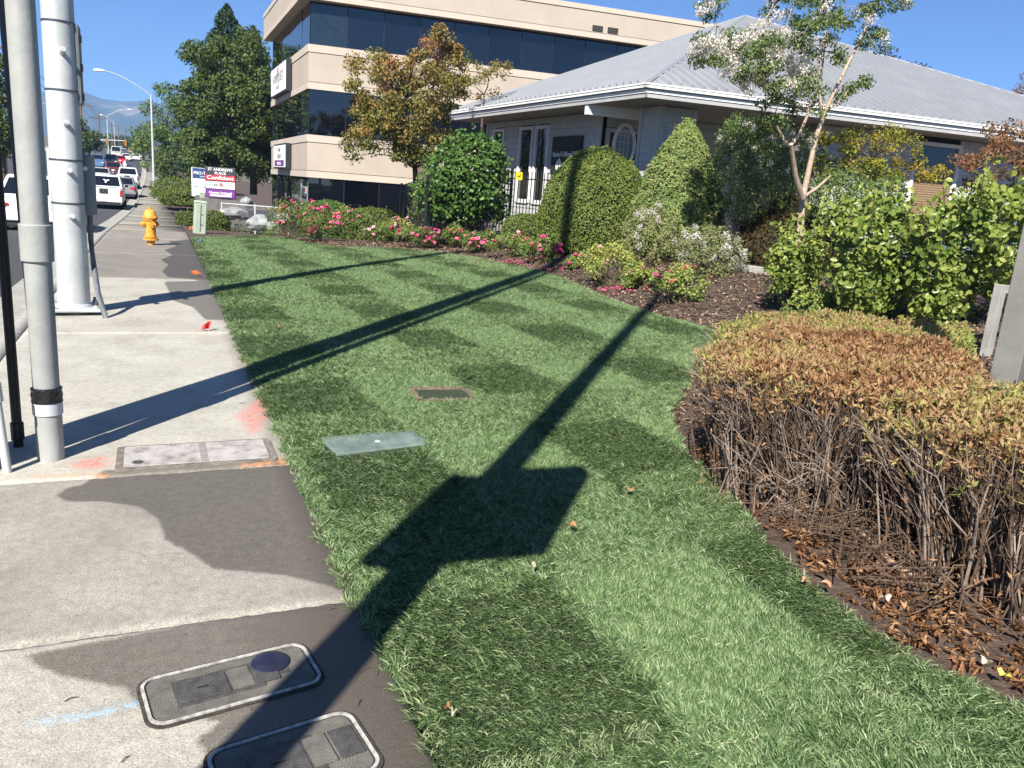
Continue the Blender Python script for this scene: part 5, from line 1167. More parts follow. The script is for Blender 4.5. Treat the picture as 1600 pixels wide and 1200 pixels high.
# ---- rose bushes with separate blooms
def rose_bloom_mesh(name, mat, r=.05):
    mb = MB()
    for ringi, (k, rr, tilt, hh) in enumerate(((6, 1.0, .35, 0), (5, .72, .8, .012), (4, .42, 1.15, .02))):
        for i in range(k):
            a = 2*math.pi*(i+.5*ringi)/k; d = Vector((math.cos(a), math.sin(a), 0)); s = Vector((-d.y, d.x, 0)); c_, s_ = math.cos(tilt), math.sin(tilt)
            tip = d*r*rr*c_+Vector((0, 0, r*rr*s_+hh)); mid = d*r*rr*.6*c_+Vector((0, 0, r*rr*.45*s_+hh)); w = r*rr*.5
            mb.add([Vector((0, 0, hh*.5)), mid-s*w, tip-s*w*.6, tip+s*w*.6, mid+s*w], [(0, 1, 2, 3, 4)])
    return mb.mesh(name, mat)
M_pk = leafmat('petal', [(0, (.75, .10, .22)), (1, (.8, .2, .33))], trans=.3)
def petal(n, c): 
    m = pmat('petal_'+n, c, tuple(min(1, x*1.2) for x in c), 30, .5); return m
BL = [rose_bloom_mesh('bloom', petal('pink', (.80, .19, .34)), .045), rose_bloom_mesh('bloom', petal('magenta', (.74, .08, .26)), .05), rose_bloom_mesh('bloom', petal('coral', (.78, .15, .17)), .044), rose_bloom_mesh('bloom', petal('blush', (.82, .42, .5)), .042)]
def rose(x, y, w, h, label, seed, nb, leaf=.045, n=2400, mat=None, hue=.5, bl=(0, 1, 0, 3), Y=None):
    p = pg(x, y); r = np.random.default_rng(seed); z0 = p[2]; t = thing('rose_bush', label, 'rose bush', p, group='rose bushes in the flower bed')
    nc = 26; C = np.c_[p[0]+r.uniform(-1, 1, nc)*w*.5, p[1]+r.uniform(-.7, .7, nc)*w*.4, z0+h*(.22+.72*r.random(nc)**.8)]
    k = np.hypot((C[:, 0]-p[0])/(w*.5), (C[:, 1]-p[1])/(w*.4)); C[:, 2] = z0+(C[:, 2]-z0)*(1-.38*np.clip(k, 0, 1)**2)
    P, nr, ci = clump_leaves(C, h*.24, n//nc, seed=seed+1, flat=.9); P[:, 2] = np.maximum(P[:, 2], z0+.02)
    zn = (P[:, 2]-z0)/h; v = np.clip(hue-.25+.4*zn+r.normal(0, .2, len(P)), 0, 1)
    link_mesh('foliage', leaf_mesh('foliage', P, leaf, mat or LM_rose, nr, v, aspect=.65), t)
    mb = MB()
    for i, c in enumerate(C): limb(mb, (p[0]+r.normal()*.06, p[1]+r.normal()*.06, z0-.03), c, .009, .004, 4, .02, 4, i)
    mb.build('canes', pmat('rose_cane', (.09, .085, .035), (.14, .10, .05), 15, .8), t)
    hot = C[r.choice(nc, 5)]
    for i in range(int(nb*2.1)):
        c = hot[r.integers(5)] if i % 3 else C[r.integers(nc)]; o = link_mesh('bloom', BL[bl[int(r.integers(len(bl)))]], t)
        o.matrix_parent_inverse = Matrix.Identity(4); o.location = Vector((c[0]-p[0]+r.uniform(-.6, .6)*h*.25-.03, c[1]-p[1]-h*.26-abs(r.normal())*.03, c[2]-z0+h*r.uniform(-.05, .25)))
        o.rotation_euler = (r.uniform(.3, 1.1), r.uniform(-.4, .3), r.uniform(0, 6)); s = r.uniform(.8, 1.35); o.scale = (s, s, s)
    return t
rose(452, 375, 1.25, 1.05, 'leftmost rose bush with coral and pink blooms', 1, 13, bl=(2, 0, 1)); rose(497, 374, 1.3, .98, 'rose bush with a large pink cluster, second from the left', 2, 15, bl=(0, 1, 2, 1))
rose(546, 372, 1.2, .95, 'leafy rose bush with few red blooms before the olive dome', 3, 6, bl=(2, 0)); rose(588, 377, .9, .55, 'low rose bush right of the leafy one', 4, 7, bl=(1, 3))
rose(622, 376, .8, .72, 'yellow-green rose bush below the fence corner', 5, 8, hue=.85, bl=(0, 3)); rose(652, 386, .95, .62, 'rose bush with bright magenta blooms near the fence', 6, 14, bl=(1, 1, 0))
rose(711, 385, .62, .6, 'small lone rose bush at the vine foot', 7, 5, bl=(0, 2)); rose(752, 392, .95, .6, 'pink rose bush left of the low hedge', 8, 10, bl=(0, 0, 2))
rose(792, 400, .95, .58, 'rose bush above the fallen pink petals', 9, 12, bl=(0, 1, 3)); rose(838, 410, .8, .55, 'rose bush against the foot of the tall round shrub', 10, 10, bl=(0, 1))
rose(900, 420, .5, .34, 'stubby rose bush in the dark pole shadow with one bloom', 11, 2, bl=(1,)); rose(948, 442, .95, .72, 'yellow-green rose bush before the spruce', 12, 1, hue=.95, bl=(3,))
rose(1000, 450, .62, .45, 'low rose bush with a single vivid pink bloom', 13, 2, bl=(1,), hue=.75); rose(1058, 470, .8, .55, 'rose bush with reddish buds at the turf edge', 14, 3, bl=(2,), hue=.8)
rose(1275, 512, .85, .5, 'rose bush with one pink bloom behind the browned hedge', 15, 3, bl=(1,), hue=.6, leaf=.05)
# ---- white-flowering shrubs by the spruce
def flowering(label, poly, Y, n, depth, seed, nbl=26, hue=.5, leaf=.05, mat=None, per=60, rb_=.07):
    t, P = mass('white_flowering_shrub', label, 'shrub', poly, Y, n, depth, leaf, mat or LM_wht, seed, hue=hue, aspect=.5)
    r = np.random.default_rng(seed); zq = P[:, 2] > np.percentile(P[:, 2], 35); F_ = P[zq][r.choice(zq.sum(), nbl)]+[0, -.05, .04]
    P2, n2, _ = clump_leaves(F_, rb_, per, seed=seed, flat=1.2); o = link_mesh('blossom', leaf_mesh('blossom', P2, .026, LM_blos, n2, aspect=.9), t); o['kind'] = 'stuff'
flowering('cream flowering shrub at the foot of the spruce', [(968, 390), (975, 345), (1000, 325), (1030, 322), (1062, 335), (1075, 360), (1090, 395), (1075, 420), (1020, 425), (985, 415)], 13.4, 4200, .6, 31, 26, .6)
flowering('white flowering shrub spilling over the mulch right of the spruce', [(1060, 375), (1085, 355), (1120, 350), (1150, 365), (1172, 385), (1165, 420), (1140, 452), (1100, 455), (1065, 430)], 11.6, 4200, .55, 32, 36, .45)
flowering('tall dark shrub with scattered white blossoms under the eave', [(1112, 235), (1125, 200), (1150, 178), (1200, 182), (1245, 198), (1290, 215), (1300, 290), (1250, 340), (1190, 350), (1140, 355), (1115, 320), (1106, 270)], 13.2, 12000, .8, 33, 44, .3, .055, LM_crape)
# ---- crape myrtle with pale trunk
t = thing('crape_myrtle', 'crape myrtle with smooth pale forked trunk and white blossom', 'tree', pg(1243, 445))
YC = 11.3
def cp(x, y, dy=0): return pxY(x, y, YC+dy)
mb = MB()
L_ = [([(1240, 452), (1246, 400), (1252, 340), (1254, 308)], (.085, .075, .065, .06)),
      ([(1254, 310), (1243, 275), (1237, 235), (1236, 225)], (.05, .045, .038, .033)), ([(1237, 232), (1224, 217), (1214, 196)], (.03, .026, .022)), ([(1236, 228), (1250, 208), (1262, 180), (1275, 120), (1288, 60), (1296, 10), (1300, -40)], (.03, .026, .024, .02, .016, .012, .008)),
      ([(1254, 310), (1263, 270), (1275, 215), (1288, 178), (1300, 150), (1330, 90), (1352, 45), (1372, 5), (1384, -30)], (.055, .05, .045, .04, .034, .028, .022, .016, .01)), ([(1285, 180), (1280, 140), (1288, 80), (1292, 30)], (.03, .024, .016, .01)),
      ([(1258, 306), (1275, 295), (1290, 282), (1298, 274)], (.03, .026, .02, .012)), ([(1262, 175), (1220, 150), (1170, 125), (1110, 92)], (.022, .017, .012, .006)), ([(1270, 130), (1215, 80), (1180, 60)], (.018, .012, .006)), ([(1288, 178), (1320, 150), (1352, 135)], (.02, .012, .006)), ([(1150, 80), (1120, 40), (1112, 5)], (.01, .008, .005)), ([(1352, 45), (1365, 70), (1370, 80)], (.014, .01, .005))]
rr = np.random.default_rng(3)
for pts, rad in L_:
    o = rr.normal()*.12; mb.tube([cp(x, y, o*min(1, i*.4)) for i, (x, y) in enumerate(pts)], rad, 10)
mb.build('trunk', M_bark_pale, t, smooth=True)
polyC = [(1076, 92), (1090, 62), (1120, 50), (1160, 55), (1190, 25), (1215, -10), (1310, -15), (1400, -20), (1420, 2), (1380, 15), (1365, 40), (1375, 60), (1360, 90), (1330, 75), (1310, 110), (1320, 140), (1370, 118), (1352, 152), (1310, 160), (1290, 175), (1250, 180), (1225, 200), (1190, 190), (1160, 155), (1130, 130), (1095, 105)]
C1, _ = sil_points(polyC, YC, 105, .9, 5); C2 = np.array([cp(x, y, e) for x, y, e in ((1110, 25, .1), (1120, 5, -.1), (1098, 10, 0), (1130, -10, .1), (1372, 50, 0), (1380, 75, .1), (1415, 5, 0), (1320, 145, .2), (1350, 130, -.1), (1395, -5, 0))])
CC = np.vstack([C1, C2]); mb = MB()
P, nr, ci = clump_leaves(CC, .19, 95, seed=9); v = np.clip(.45+rr.normal(0, .15, len(CC))[ci]+rr.normal(0, .18, len(P)), 0, 1)
link_mesh('crown', leaf_mesh('crown', P, .06, LM_crape, nr, v, aspect=.55, droop=.2), t)
hubs = [cp(x, y) for pts, rd in L_[3:] for x, y in pts]
for i, c in enumerate(CC):
    h = min(hubs, key=lambda q: np.linalg.norm(q-c)); limb(mb, h, c, .008, .003, 4, .05, 4, i)
mb.build('twigs', M_bark_pale, t)
BPx = [(1083, 85), (1100, 75), (1115, 92), (1135, 85), (1150, 70), (1130, 62), (1165, 60), (1195, 35), (1205, 55), (1190, 80), (1170, 95), (1200, 105), (1155, 110), (1215, 25), (1230, 20), (1285, 20), (1275, 35), (1220, 75), (1190, 125), (1165, 125), (1375, 50), (1383, 62), (1415, 4), (1110, 8), (1095, 15), (1360, 30), (1240, 60), (1205, 5), (1180, 110), (1145, 95)]+[tuple(q) for q in np.random.default_rng(2).uniform((1082, 45), (1260, 150), (80, 2)) if sdf(polyC, q[None])[0] < 0]+[(1290, 8), (1310, 30), (1340, 20), (1300, 60), (1262, 70), (1255, 95), (1240, 110), (1225, 130)]
P2, n2, _ = clump_leaves(np.array([cp(x, y, rr.normal()*.25-.15) for x, y in BPx]), .12, 130, seed=4, flat=1.0); o = link_mesh('blossom', leaf_mesh('blossom', P2, .032, LM_blos, n2, aspect=.95), t); o['kind'] = 'stuff'
mass('leafy_shrub', 'dark leafy shrub filling the gap below the small yellow maple', 'shrub', [(1262, 300), (1280, 270), (1320, 262), (1370, 280), (1405, 268), (1420, 300), (1415, 350), (1340, 365), (1270, 360)], 11.9, 5200, .6, .06, LM_crape, 58, hue=.4, aspect=.6, rag=9, shoots=8)
# ---- autumn shrubs by the right wall, weeping brown mound, leafy roses
tree('small_maple', 'small maple with yellow and orange leaf tips before the right window', 'tree', [(1270, 215), (1300, 200), (1340, 195), (1390, 200), (1435, 222), (1445, 250), (1470, 262), (1478, 282), (1430, 275), (1400, 290), (1360, 295), (1320, 280), (1285, 285), (1265, 250)], 12.9, (1330, 400), 60, 100, .22, .06, LM_autm, .9, .05, 41, hue=lambda z: .45, aspect=.7)
tree('small_maple', 'russet leaved maple at the right edge of the photo', 'tree', [(1495, 255), (1515, 225), (1540, 205), (1575, 195), (1640, 190), (1650, 320), (1600, 330), (1560, 310), (1530, 300), (1505, 285)], 11.8, (1580, 400), 46, 120, .24, .06, LM_redm, .9, .05, 42, hue=lambda z: .5, aspect=.7)
q = pxY(1235, 370, 12.6); clipped('weeping_maple', 'dark brown weeping maple mound behind the pale trunk', (q[0], q[1], q[2]-.35), (1.15, .9, 1.05), 9000, .09, LM_weep, 44, shape=2, lumpy=.16, cut=-.3, aspect=.2, hue=.45)
def leafy(label, poly, Y, n, depth, seed, hue=.5, leaf=.075):
    t, P = mass('leafy_rose', label, 'rose bush', poly, Y, n, depth, leaf, LM_rosel, seed, group='tall leafy roses by the driveway', hue=hue, aspect=.72, spread=1.2, rag=16, shoots=16)
leafy('narrow leafy rose in front of the pale forked trunk', [(1205, 440), (1200, 400), (1215, 375), (1235, 350), (1255, 372), (1285, 345), (1290, 380), (1282, 420), (1290, 455), (1260, 485), (1225, 478)], 8.6, 1700, .4, 51, .65, .07)
leafy('broad leafy rose left of the window', [(1290, 330), (1310, 318), (1340, 322), (1380, 300), (1412, 318), (1425, 355), (1430, 420), (1420, 480), (1370, 505), (1320, 490), (1300, 450), (1310, 400)], 7.5, 3600, .6, 52, .6)
leafy('tall leafy rose reaching over the blue car', [(1420, 345), (1440, 330), (1470, 320), (1500, 300), (1530, 330), (1535, 400), (1540, 480), (1480, 520), (1430, 500), (1415, 430)], 7.0, 3400, .55, 53, .6)
leafy('leafy rose at the right edge behind the grey post', [(1505, 310), (1530, 285), (1560, 290), (1600, 270), (1680, 290), (1680, 450), (1600, 440), (1550, 470), (1520, 420)], 6.6, 3000, .55, 54, .62)
# loose tall shoots above the roses
# ---- background trees
tree('dark_tree', 'purple-leaved tree top showing above the roof ridge', 'tree', [(1370, 90), (1390, 80), (1410, 78), (1442, 95), (1440, 115), (1400, 130), (1372, 125)], 42, (1405, 250), 22, 90, .8, .2, LM_purp, 2, .2, 61, zbase=-.5)
tree('dark_tree', 'reddish tree top at the right edge above the roof', 'tree', [(1582, 140), (1592, 122), (1640, 110), (1660, 190), (1600, 165)], 30, (1640, 300), 16, 80, .5, .12, LM_redm, 1.2, .12, 62, zbase=-.5)
tree('broadleaf_tree', 'big broad green tree left of the office block', 'tree', [(276, 92), (292, 70), (330, 62), (350, 50), (385, 45), (400, 62), (418, 88), (424, 150), (424, 240), (410, 290), (370, 275), (330, 262), (300, 275), (288, 250), (295, 200), (268, 175), (290, 130), (320, 118), (300, 95)], 57, (352, 330), 210, 150, .75, .2, LM_tree, 3.2, .3, 63, zbase=-1.6, hue=lambda z: .5)
def conifer(label, xt, yt, yb, Y, r, seed, n=9000):
    b = pxY(xt, yb, Y); tp = pxY(xt, yt, Y); h = tp[2]-b[2]; rr = np.random.default_rng(seed); t = thing('conifer_tree', label, 'tree', (b[0], Y, b[2]))
    zz = rr.random(n)**1.3; th = rr.uniform(0, 6.28, n); whorl = .65+.35*np.abs(np.sin(zz*h*2.2+th*.5)); rad = r*(1-zz)**.65*whorl*np.sqrt(rr.uniform(.15, 1, n))
    P = np.c_[b[0]+np.cos(th)*rad, Y+np.sin(th)*rad, b[2]+zz*h-rad*.22]; link_mesh('crown', leaf_mesh('crown', P, .34, LM_conif, np.c_[np.cos(th), np.sin(th), np.full(n, .8)], aspect=.25, droop=.5), t)
    MB().tube([(b[0], Y, b[2]-2), (b[0], Y, tp[2])], [.28, .02], 8).build('trunk', M_bark, t)
conifer('spiky conifer rising behind the big broad tree', 357, 8, 250, 64, 4.4, 71, 12000); conifer('second conifer hidden behind the big broad tree', 396, 42, 260, 62, 3.6, 72, 9000)
tree('street_tree', 'lime green loose tree beyond the street lamp', 'tree', [(206, 185), (228, 165), (240, 130), (262, 128), (285, 160), (292, 220), (288, 280), (262, 285), (244, 262), (222, 262), (207, 240), (215, 215)], 92, (262, 290), 80, 90, .9, .26, LM_lime, 3.2, .16, 64, zbase=-1, hue=lambda z: .35)
tree('street_tree', 'low dark tree over the sidewalk beyond the lamp', 'tree', [(250, 235), (275, 225), (292, 240), (290, 290), (262, 292), (246, 275)], 80, (272, 300), 40, 90, .6, .22, LM_tree, 2.2, .14, 65, zbase=-1.2)
for i, (x0, x1, yt, yb, Y, m, lab) in enumerate([(108, 132, 182, 235, 118, LM_tree, 'dark green tree left of the distant traffic'), (128, 150, 205, 238, 140, LM_tree, 'low tree right of the dark left tree'), (160, 182, 213, 236, 330, LM_tree, 'faint round tree at the far end of the street'), (183, 206, 216, 236, 360, LM_tree, 'far tree behind the orange-brown shop'), (214, 232, 205, 238, 210, LM_lime, 'far lime tree along the right kerb')]):
    w = (x1-x0); poly = [(x0, yb-4), (x0+.1*w, yt+.4*(yb-yt)), (x0+.35*w, yt), (x0+.7*w, yt+4), (x1, yt+.5*(yb-yt)), (x1-2, yb-3), ((x0+x1)/2, yb)]
    sc = Y/100; tree('street_tree', lab, 'tree', poly, Y, ((x0+x1)/2, yb+2), 30, 60, .9*sc, .3*sc, m, 2*sc, .15, 80+i, zbase=float(base(Y))-.3, hue=lambda z: .4)
tree('street_tree', 'shady tree across the street at the left edge', 'tree', [(-60, 90), (-20, 75), (10, 90), (20, 130), (24, 200), (18, 232), (-10, 240), (-60, 235)], 62, (-8, 250), 60, 90, .8, .24, LM_tree, 3, .2, 90, zbase=-.6, hue=lambda z: .45)
tree('street_tree', 'golden brown low tree across the street at the left edge', 'tree', [(-20, 215), (0, 200), (20, 195), (26, 220), (18, 240), (-20, 242)], 66, (4, 250), 24, 80, .6, .22, LM_lime, 2, .14, 91, zbase=-.6, hue=lambda z: .6)
# trees over the road that the office glass mirrors
for i, (X, Y, h) in enumerate([(-30, 52, 11), (-34, 66, 13), (-29, 80, 10), (-38, 40, 12)]):
    r = np.random.default_rng(i+200); C = np.array([X, Y, h*.62])+unit(r.normal(size=(45, 3)))*np.array([3.4, 3.4, h*.36])*r.random((45, 1))**.4
    P, nr, ci = clump_leaves(C, 1.1, 90, seed=i); t = thing('street_tree', ['third tallest', 'tallest', 'shortest', 'nearest'][i]+' of the roadside trees mirrored in the office glass', 'tree', (X, Y, -.4), group='mirrored roadside trees')
    link_mesh('crown', leaf_mesh('crown', P, .3, LM_tree, nr), t); mb = MB(); mb.tube([(X, Y, -.5), (X+.1, Y, h*.35), (X, Y, h*.7)], [.28, .2, .08], 8); mb.build('trunk', M_bark, t)
# ================================================================ browned hedge in the foreground
M_tw1 = pmat('grey_twig', (.17, .125, .10), (.33, .26, .21), 18, .85, .2); M_tw2 = pmat('brown_twig', (.06, .038, .026), (.15, .095, .06), 16, .9, .2)
def hedge(label, poly, ztop, nleaf, ntwig, seed, green=.3, lean=(0, 0), cap=.16, front=None, leafsize=.042, rag=.05):
    """twiggy shrub: bare stems below, a cap of slender leaves above"""
    poly = np.array(poly, float); r = np.random.default_rng(seed); lo, hi = poly.min(0), poly.max(0); cen = poly.mean(0)
    def samp(n, inset=0):
        o = np.zeros((0, 2))
        while len(o) < n:
            q = r.uniform(lo, hi, (n*3, 2)); o = np.vstack([o, q[sdf(poly, q) < -inset]])
        return o[:n]
    t = thing('browned_hedge', label, 'hedge', (cen[0], cen[1], gzf(*cen)), group='browned hedge shrubs')
    Q = samp(nleaf); d = -sdf(poly, Q); e = np.clip(1-d/.16, 0, 1)
    top = ztop+.035*lump(np.c_[Q*3, Q[:, :1]*0], 1, seed)+.03*lump(np.c_[Q*9, Q[:, :1]*0], 1, seed+2)-.06*e**2
    zz = top-cap*r.random(nleaf)**1.4*(1+.25*e)
    out = unit(np.c_[Q-cen, np.zeros(nleaf)]); Q = Q+out[:, :2]*(r.normal(0, rag*.5, nleaf)[:, None]*e[:, None])
    k_ = 9; m_ = nleaf//k_; ci = np.repeat(np.arange(m_), k_)[:nleaf]; ci = np.r_[ci, r.integers(0, m_, nleaf-len(ci))]   # whorls at the shoot tips
    ctr = np.c_[Q, zz][:m_]; e = e[:m_][ci]; out = out[:m_][ci]; zz = ctr[ci][:, 2]; top = top[:m_][ci]
    ax = unit(np.c_[r.normal(0, .3, (m_, 2)), np.ones(m_)]+np.c_[out[::k_][:m_, :2]*.6*e[::k_][:m_, None], np.zeros(m_)])[ci]
    P = ctr[ci]-ax*(r.random(nleaf)*.035)[:, None]; T = unit(ax*r.uniform(.25, 1.1, nleaf)[:, None]+unit(r.normal(size=(nleaf, 3)))*.75)
    B = unit(np.cross(T, r.normal(size=(nleaf, 3)))); N_ = np.cross(T, B); s = (leafsize*r.uniform(.6, 1.35, nleaf))[:, None]
    V = np.stack([P, P+T*s*.5+B*s*.16+N_*s*.05, P+T*s, P+T*s*.5-B*s*.16+N_*s*.05], 1).reshape(-1, 3); i = np.arange(nleaf)[:, None]*4
    F = np.concatenate([i+np.array([[0, 2, 1]]), i+np.array([[0, 3, 2]])], 1).reshape(-1, 3)
    patch = lump(np.c_[P[:, :2]*2.4, P[:, 2:]*5], 1, seed+5); tip = (zz-top+cap)/cap
    v = np.clip(.40+green+.16*e+.22*patch+r.normal(0, .11, m_)[ci]+r.normal(0, .12, nleaf), 0, 1)
    link_mesh('foliage', np_mesh('foliage', V, F, LM_dead, np.repeat(v, 4)), t)
    sd = sdf(poly, np.array([cen]))[0]
    def toward(p, f): return p+(cen-p)*f
    for nm, m, k, rr_ in (('pale_stems', M_tw1, ntwig*2//5, .0027), ('brown_stems', M_tw2, ntwig*3//5, .0026)):
        mb = MB(); A = samp(k*2); dd = -sdf(poly, A); A = A[np.argsort(dd+r.normal(0, .12, len(dd)))[:k]]      # mostly near the rim
        for j in range(k):
            a_ = A[j]; st = toward(a_, .16+.22*r.random()); st = np.round(st/.17)*.17+r.normal(0, .035, 2); f = r.uniform(.6, 1.5)
            z0 = gzf(*st); h = ztop-.03-r.random()*.16; kk = r.normal(0, .022, (3, 2))
            p = [np.r_[st, z0-.02], np.r_[st*.72+a_*.28+kk[0], z0+(h-z0)*.30], np.r_[st*.40+a_*.60+kk[1], z0+(h-z0)*.58], np.r_[st*.14+a_*.86+kk[2], z0+(h-z0)*.82], np.r_[a_, h]]
            mb.tube(p, [rr_*2.1*f, rr_*1.6*f, rr_*1.15*f, rr_*.8*f, rr_*.4*f], 4, caps=False)
            for q_ in (1, 2, 2, 3):                 # forks
                g = p[q_]+np.r_[r.normal(0, .055, 2)+(a_-st)*.35, r.uniform(.1, .24)*(1 if q_ < 3 else .6)]; g[2] = min(g[2], ztop-.02)
                mb.tube([p[q_], (p[q_]+g)/2+r.normal(0, .010, 3), g], [rr_*.9*f, rr_*.6*f, rr_*.3*f], 3, caps=False)
        mb.build(nm, m, t)
    n2 = nleaf//14; A = samp(n2); dd = -sdf(poly, A); keep = dd < .5; A = A[keep]; zz2 = np.array([gzf(*q) for q in A])+r.uniform(.0, ztop-.2, len(A))**1.3   # dead leaves still hanging inside
    link_mesh('hanging_dead_leaves', leaf_mesh('hanging_dead_leaves', np.c_[A, zz2], .032, LM_dead, None, np.clip(r.normal(.3, .15, len(A)), 0, .6), aspect=.32), t)
    return t
h1 = hedge('front hedge shrub with copper dead leaves over bare pale stems', [(2.68, 3.25), (2.78, 2.94), (2.94, 2.68), (3.2, 2.48), (3.6, 2.55), (4.2, 2.8), (4.7, 3.2), (5.0, 3.7), (4.6, 4.3), (3.7, 4.25), (3.0, 3.85)], .83, 44000, 1500, 5, green=.0, cap=.15, leafsize=.036)
h2 = hedge('hedge shrub at the right edge with yellowing leaves', [(2.92, 2.5), (3.0, 2.1), (3.05, 1.85), (3.3, 1.4), (4.2, 1.1), (4.9, 1.6), (4.9, 2.4), (4.2, 2.75), (3.5, 2.62)], .82, 30000, 1200, 6, green=.16, cap=.19, leafsize=.036)
h3 = hedge('olive back hedge shrub that is still green', [(3.7, 4.5), (4.5, 4.5), (5.1, 4.1), (6.0, 4.2), (6.6, 4.7), (5.9, 5.4), (4.8, 5.4), (4.0, 5.0)], .76, 20000, 260, 7, green=.34, cap=.14, leafsize=.036)
# low splayed branches on the street side of the hedge
r = np.random.default_rng(17)
def splay(name, label, n, ox, ex, m, rad, seed, zmax=.3):
    mb = MB(); rr = np.random.default_rng(seed)
    for j in range(n):
        a = np.array(ox[0])+(np.array(ox[1])-np.array(ox[0]))*rr.random(); b = np.array(ex[0])+(np.array(ex[1])-np.array(ex[0]))*rr.random()+rr.normal(0, .07, 2)
        z0 = gzf(*a); za = z0+rr.uniform(.0, .12); zb = gzf(*b)+rr.uniform(.02, zmax); mid = a*.5+b*.5+rr.normal(0, .08, 2); f = rr.uniform(.6, 1.6)
        mb.tube([(a[0], a[1], za), (mid[0], mid[1], (za+zb)/2+rr.uniform(-.02, .10)), (b[0], b[1], zb)], [rad*1.3*f, rad*f, rad*.4*f], 4, caps=False)
        for q in range(2):
            s = rr.uniform(.35, .9); p = np.r_[mid*(1-s)+b*s, ((za+zb)/2)*(1-s)+zb*s+.02]; g = p+np.r_[rr.normal(0, .08, 2), rr.uniform(-.02, .09)]; mb.tube([p, g], [rad*.5*f, rad*.25*f], 3, caps=False)
    return mb.build(name, m, h1)
splay('leaning_stems', '', 34, ((2.95, 3.2), (3.3, 2.6)), ((2.62, 3.2), (2.95, 2.5)), M_tw1, .0024, 3, .7)
splay('low_brown_twigs', '', 60, ((3.1, 3.1), (3.5, 2.2)), ((2.66, 3.0), (2.9, 1.9)), M_tw2, .0022, 4, .16)
splay('ground_branches', '', 16, ((3.2, 2.6), (3.6, 1.8)), ((2.72, 2.4), (2.95, 1.6)), M_tw2, .0048, 8, .05)
# one thick bleached branch on the ground
A = [pg(1330, 818, .05), pg(1365, 850, .05), pg(1400, 885, .04), pg(1430, 900, .03)]
bb = MB().tube(A, [.006, .012, .014, .01], 8).build('fallen_branch', pmat('bleached_wood', (.30, .19, .12), (.45, .32, .22), 12, .8), smooth=True); tag(bb, 'peeled pale branch lying under the front hedge', 'branch')
# ================================================================ GRASS, CHIPS, LITTER
LM_grass = leafmat('grass_blade', [(0, (.038, .085, .024)), (.4, (.125, .205, .075)), (.75, (.26, .345, .16)), (1, (.36, .42, .23))], trans=.25, rough=.45, spec=.32)
def tuft(seed, lean, nb=36, rad=.036, h=.041, w=.0038):
    r = np.random.default_rng(seed); a = r.uniform(0, 6.28, nb); q = rad*np.sqrt(r.random(nb)); B = np.c_[np.cos(a)*q, np.sin(a)*q, np.full(nb, -.004)]
    d = r.normal(0, .42, (nb, 2))+np.array([lean, 0]); H_ = h*r.uniform(.6, 1.25, nb); T = unit(np.c_[d, np.full(nb, 1.0)])
    th = r.uniform(0, 6.28, nb); S_ = np.c_[np.cos(th), np.sin(th), np.zeros(nb)]; S_ = unit(S_-T*(S_*T).sum(1, keepdims=True)); W_ = (w*r.uniform(.7, 1.3, nb))[:, None]
    m = B+T*(H_*.55)[:, None]; bend = np.c_[d*.5, np.full(nb, -.18)]; tip = m+unit(T+bend)*(H_*.45)[:, None]
    V = np.stack([B-S_*W_*.5, B+S_*W_*.5, m+S_*W_*.45, m-S_*W_*.45, tip], 1).reshape(-1, 3); i = np.arange(nb)[:, None]*5
    F = np.concatenate([i+[[0, 1, 2]], i+[[0, 2, 3]], i+[[3, 2, 4]]], 1).reshape(-1, 3); v = np.clip(r.normal(.45, .27, nb), 0, .94); v[r.random(nb) < .008] = 1
    return bpy.data.objects.new('tuft', np_mesh('tuft', V, F, LM_grass, np.repeat(v, 5)))
protos = [tuft(i, 1.05) for i in range(5)]
r = np.random.default_rng(5); PTS = []; SC = []
for y0, y1, sp, sc in ((.9, 3.2, .030, 1.0), (3.2, 6, .033, 1.02), (6, 10, .040, 1.12), (10, 15, .052, 1.3), (15, 23.5, .07, 1.55)):
    nx = int(7/sp); ny = int((y1-y0)/sp); gx, gy = np.meshgrid(.55+np.arange(nx)*sp, y0+np.arange(ny)*sp); q = np.c_[gx.ravel(), gy.ravel()]+r.uniform(-.6, .6, (nx*ny, 2))*sp
    s = sdf(LAWN, q); q = q[s < .012+.012*lump(np.c_[q*8, q[:, :1]*0], 1, 3)]; PTS.append(q); SC.append(np.full(len(q), sc))
Q = np.vstack(PTS); SC = np.concatenate(SC); keep = np.ones(len(Q), bool)
for c, w, d, a in HOLES:
    u = np.array([math.cos(a), math.sin(a)]); v = np.array([-u[1], u[0]]); l = Q-np.asarray(c)[:2]; keep &= ~((np.abs(l@u) < w/2-.02) & (np.abs(l@v) < d/2-.015))
Q = Q[keep]; SC = SC[keep]; n = len(Q)
# mower stripes: blades laid alternately away from and towards the viewer, crossed by a second pass
warp = .14*lump(np.c_[Q*.6, Q[:, :1]*0], 1, 2)
sy = np.tanh(5*np.sin(math.pi*(Q[:, 0]-.75+.03*Q[:, 1]+warp)/.8)); sx = np.tanh(5*np.sin(math.pi*(Q[:, 1]-.10*Q[:, 0]+.2+warp)/.9))
lv = -.46*sx*sy-.62*sy-.08                            # first pass up and down the lawn, second pass across it
dirx = .62*lv+r.normal(0, .4, n); diry = .78*lv+r.normal(0, .4, n); ang = np.arctan2(diry, dirx)
tilt = np.zeros((n, 3)); tilt[:, 2] = ang
ht = SC*r.uniform(.85, 1.15, n)*(1+.10*lump(np.c_[Q*2.2, Q[:, :1]*0], 1, 8)); 
idx = r.integers(0, len(protos), n)
def dry_tuft(seed):
    o = tuft(seed, .5, 20, .036, .034, .0032); a_ = o.data.attributes['rnd']; k = len(a_.data); a_.data.foreach_set('value', np.repeat(np.clip(np.random.default_rng(seed).normal(.95, .12, k//5), .5, 1), 5).astype(np.float32)); return o
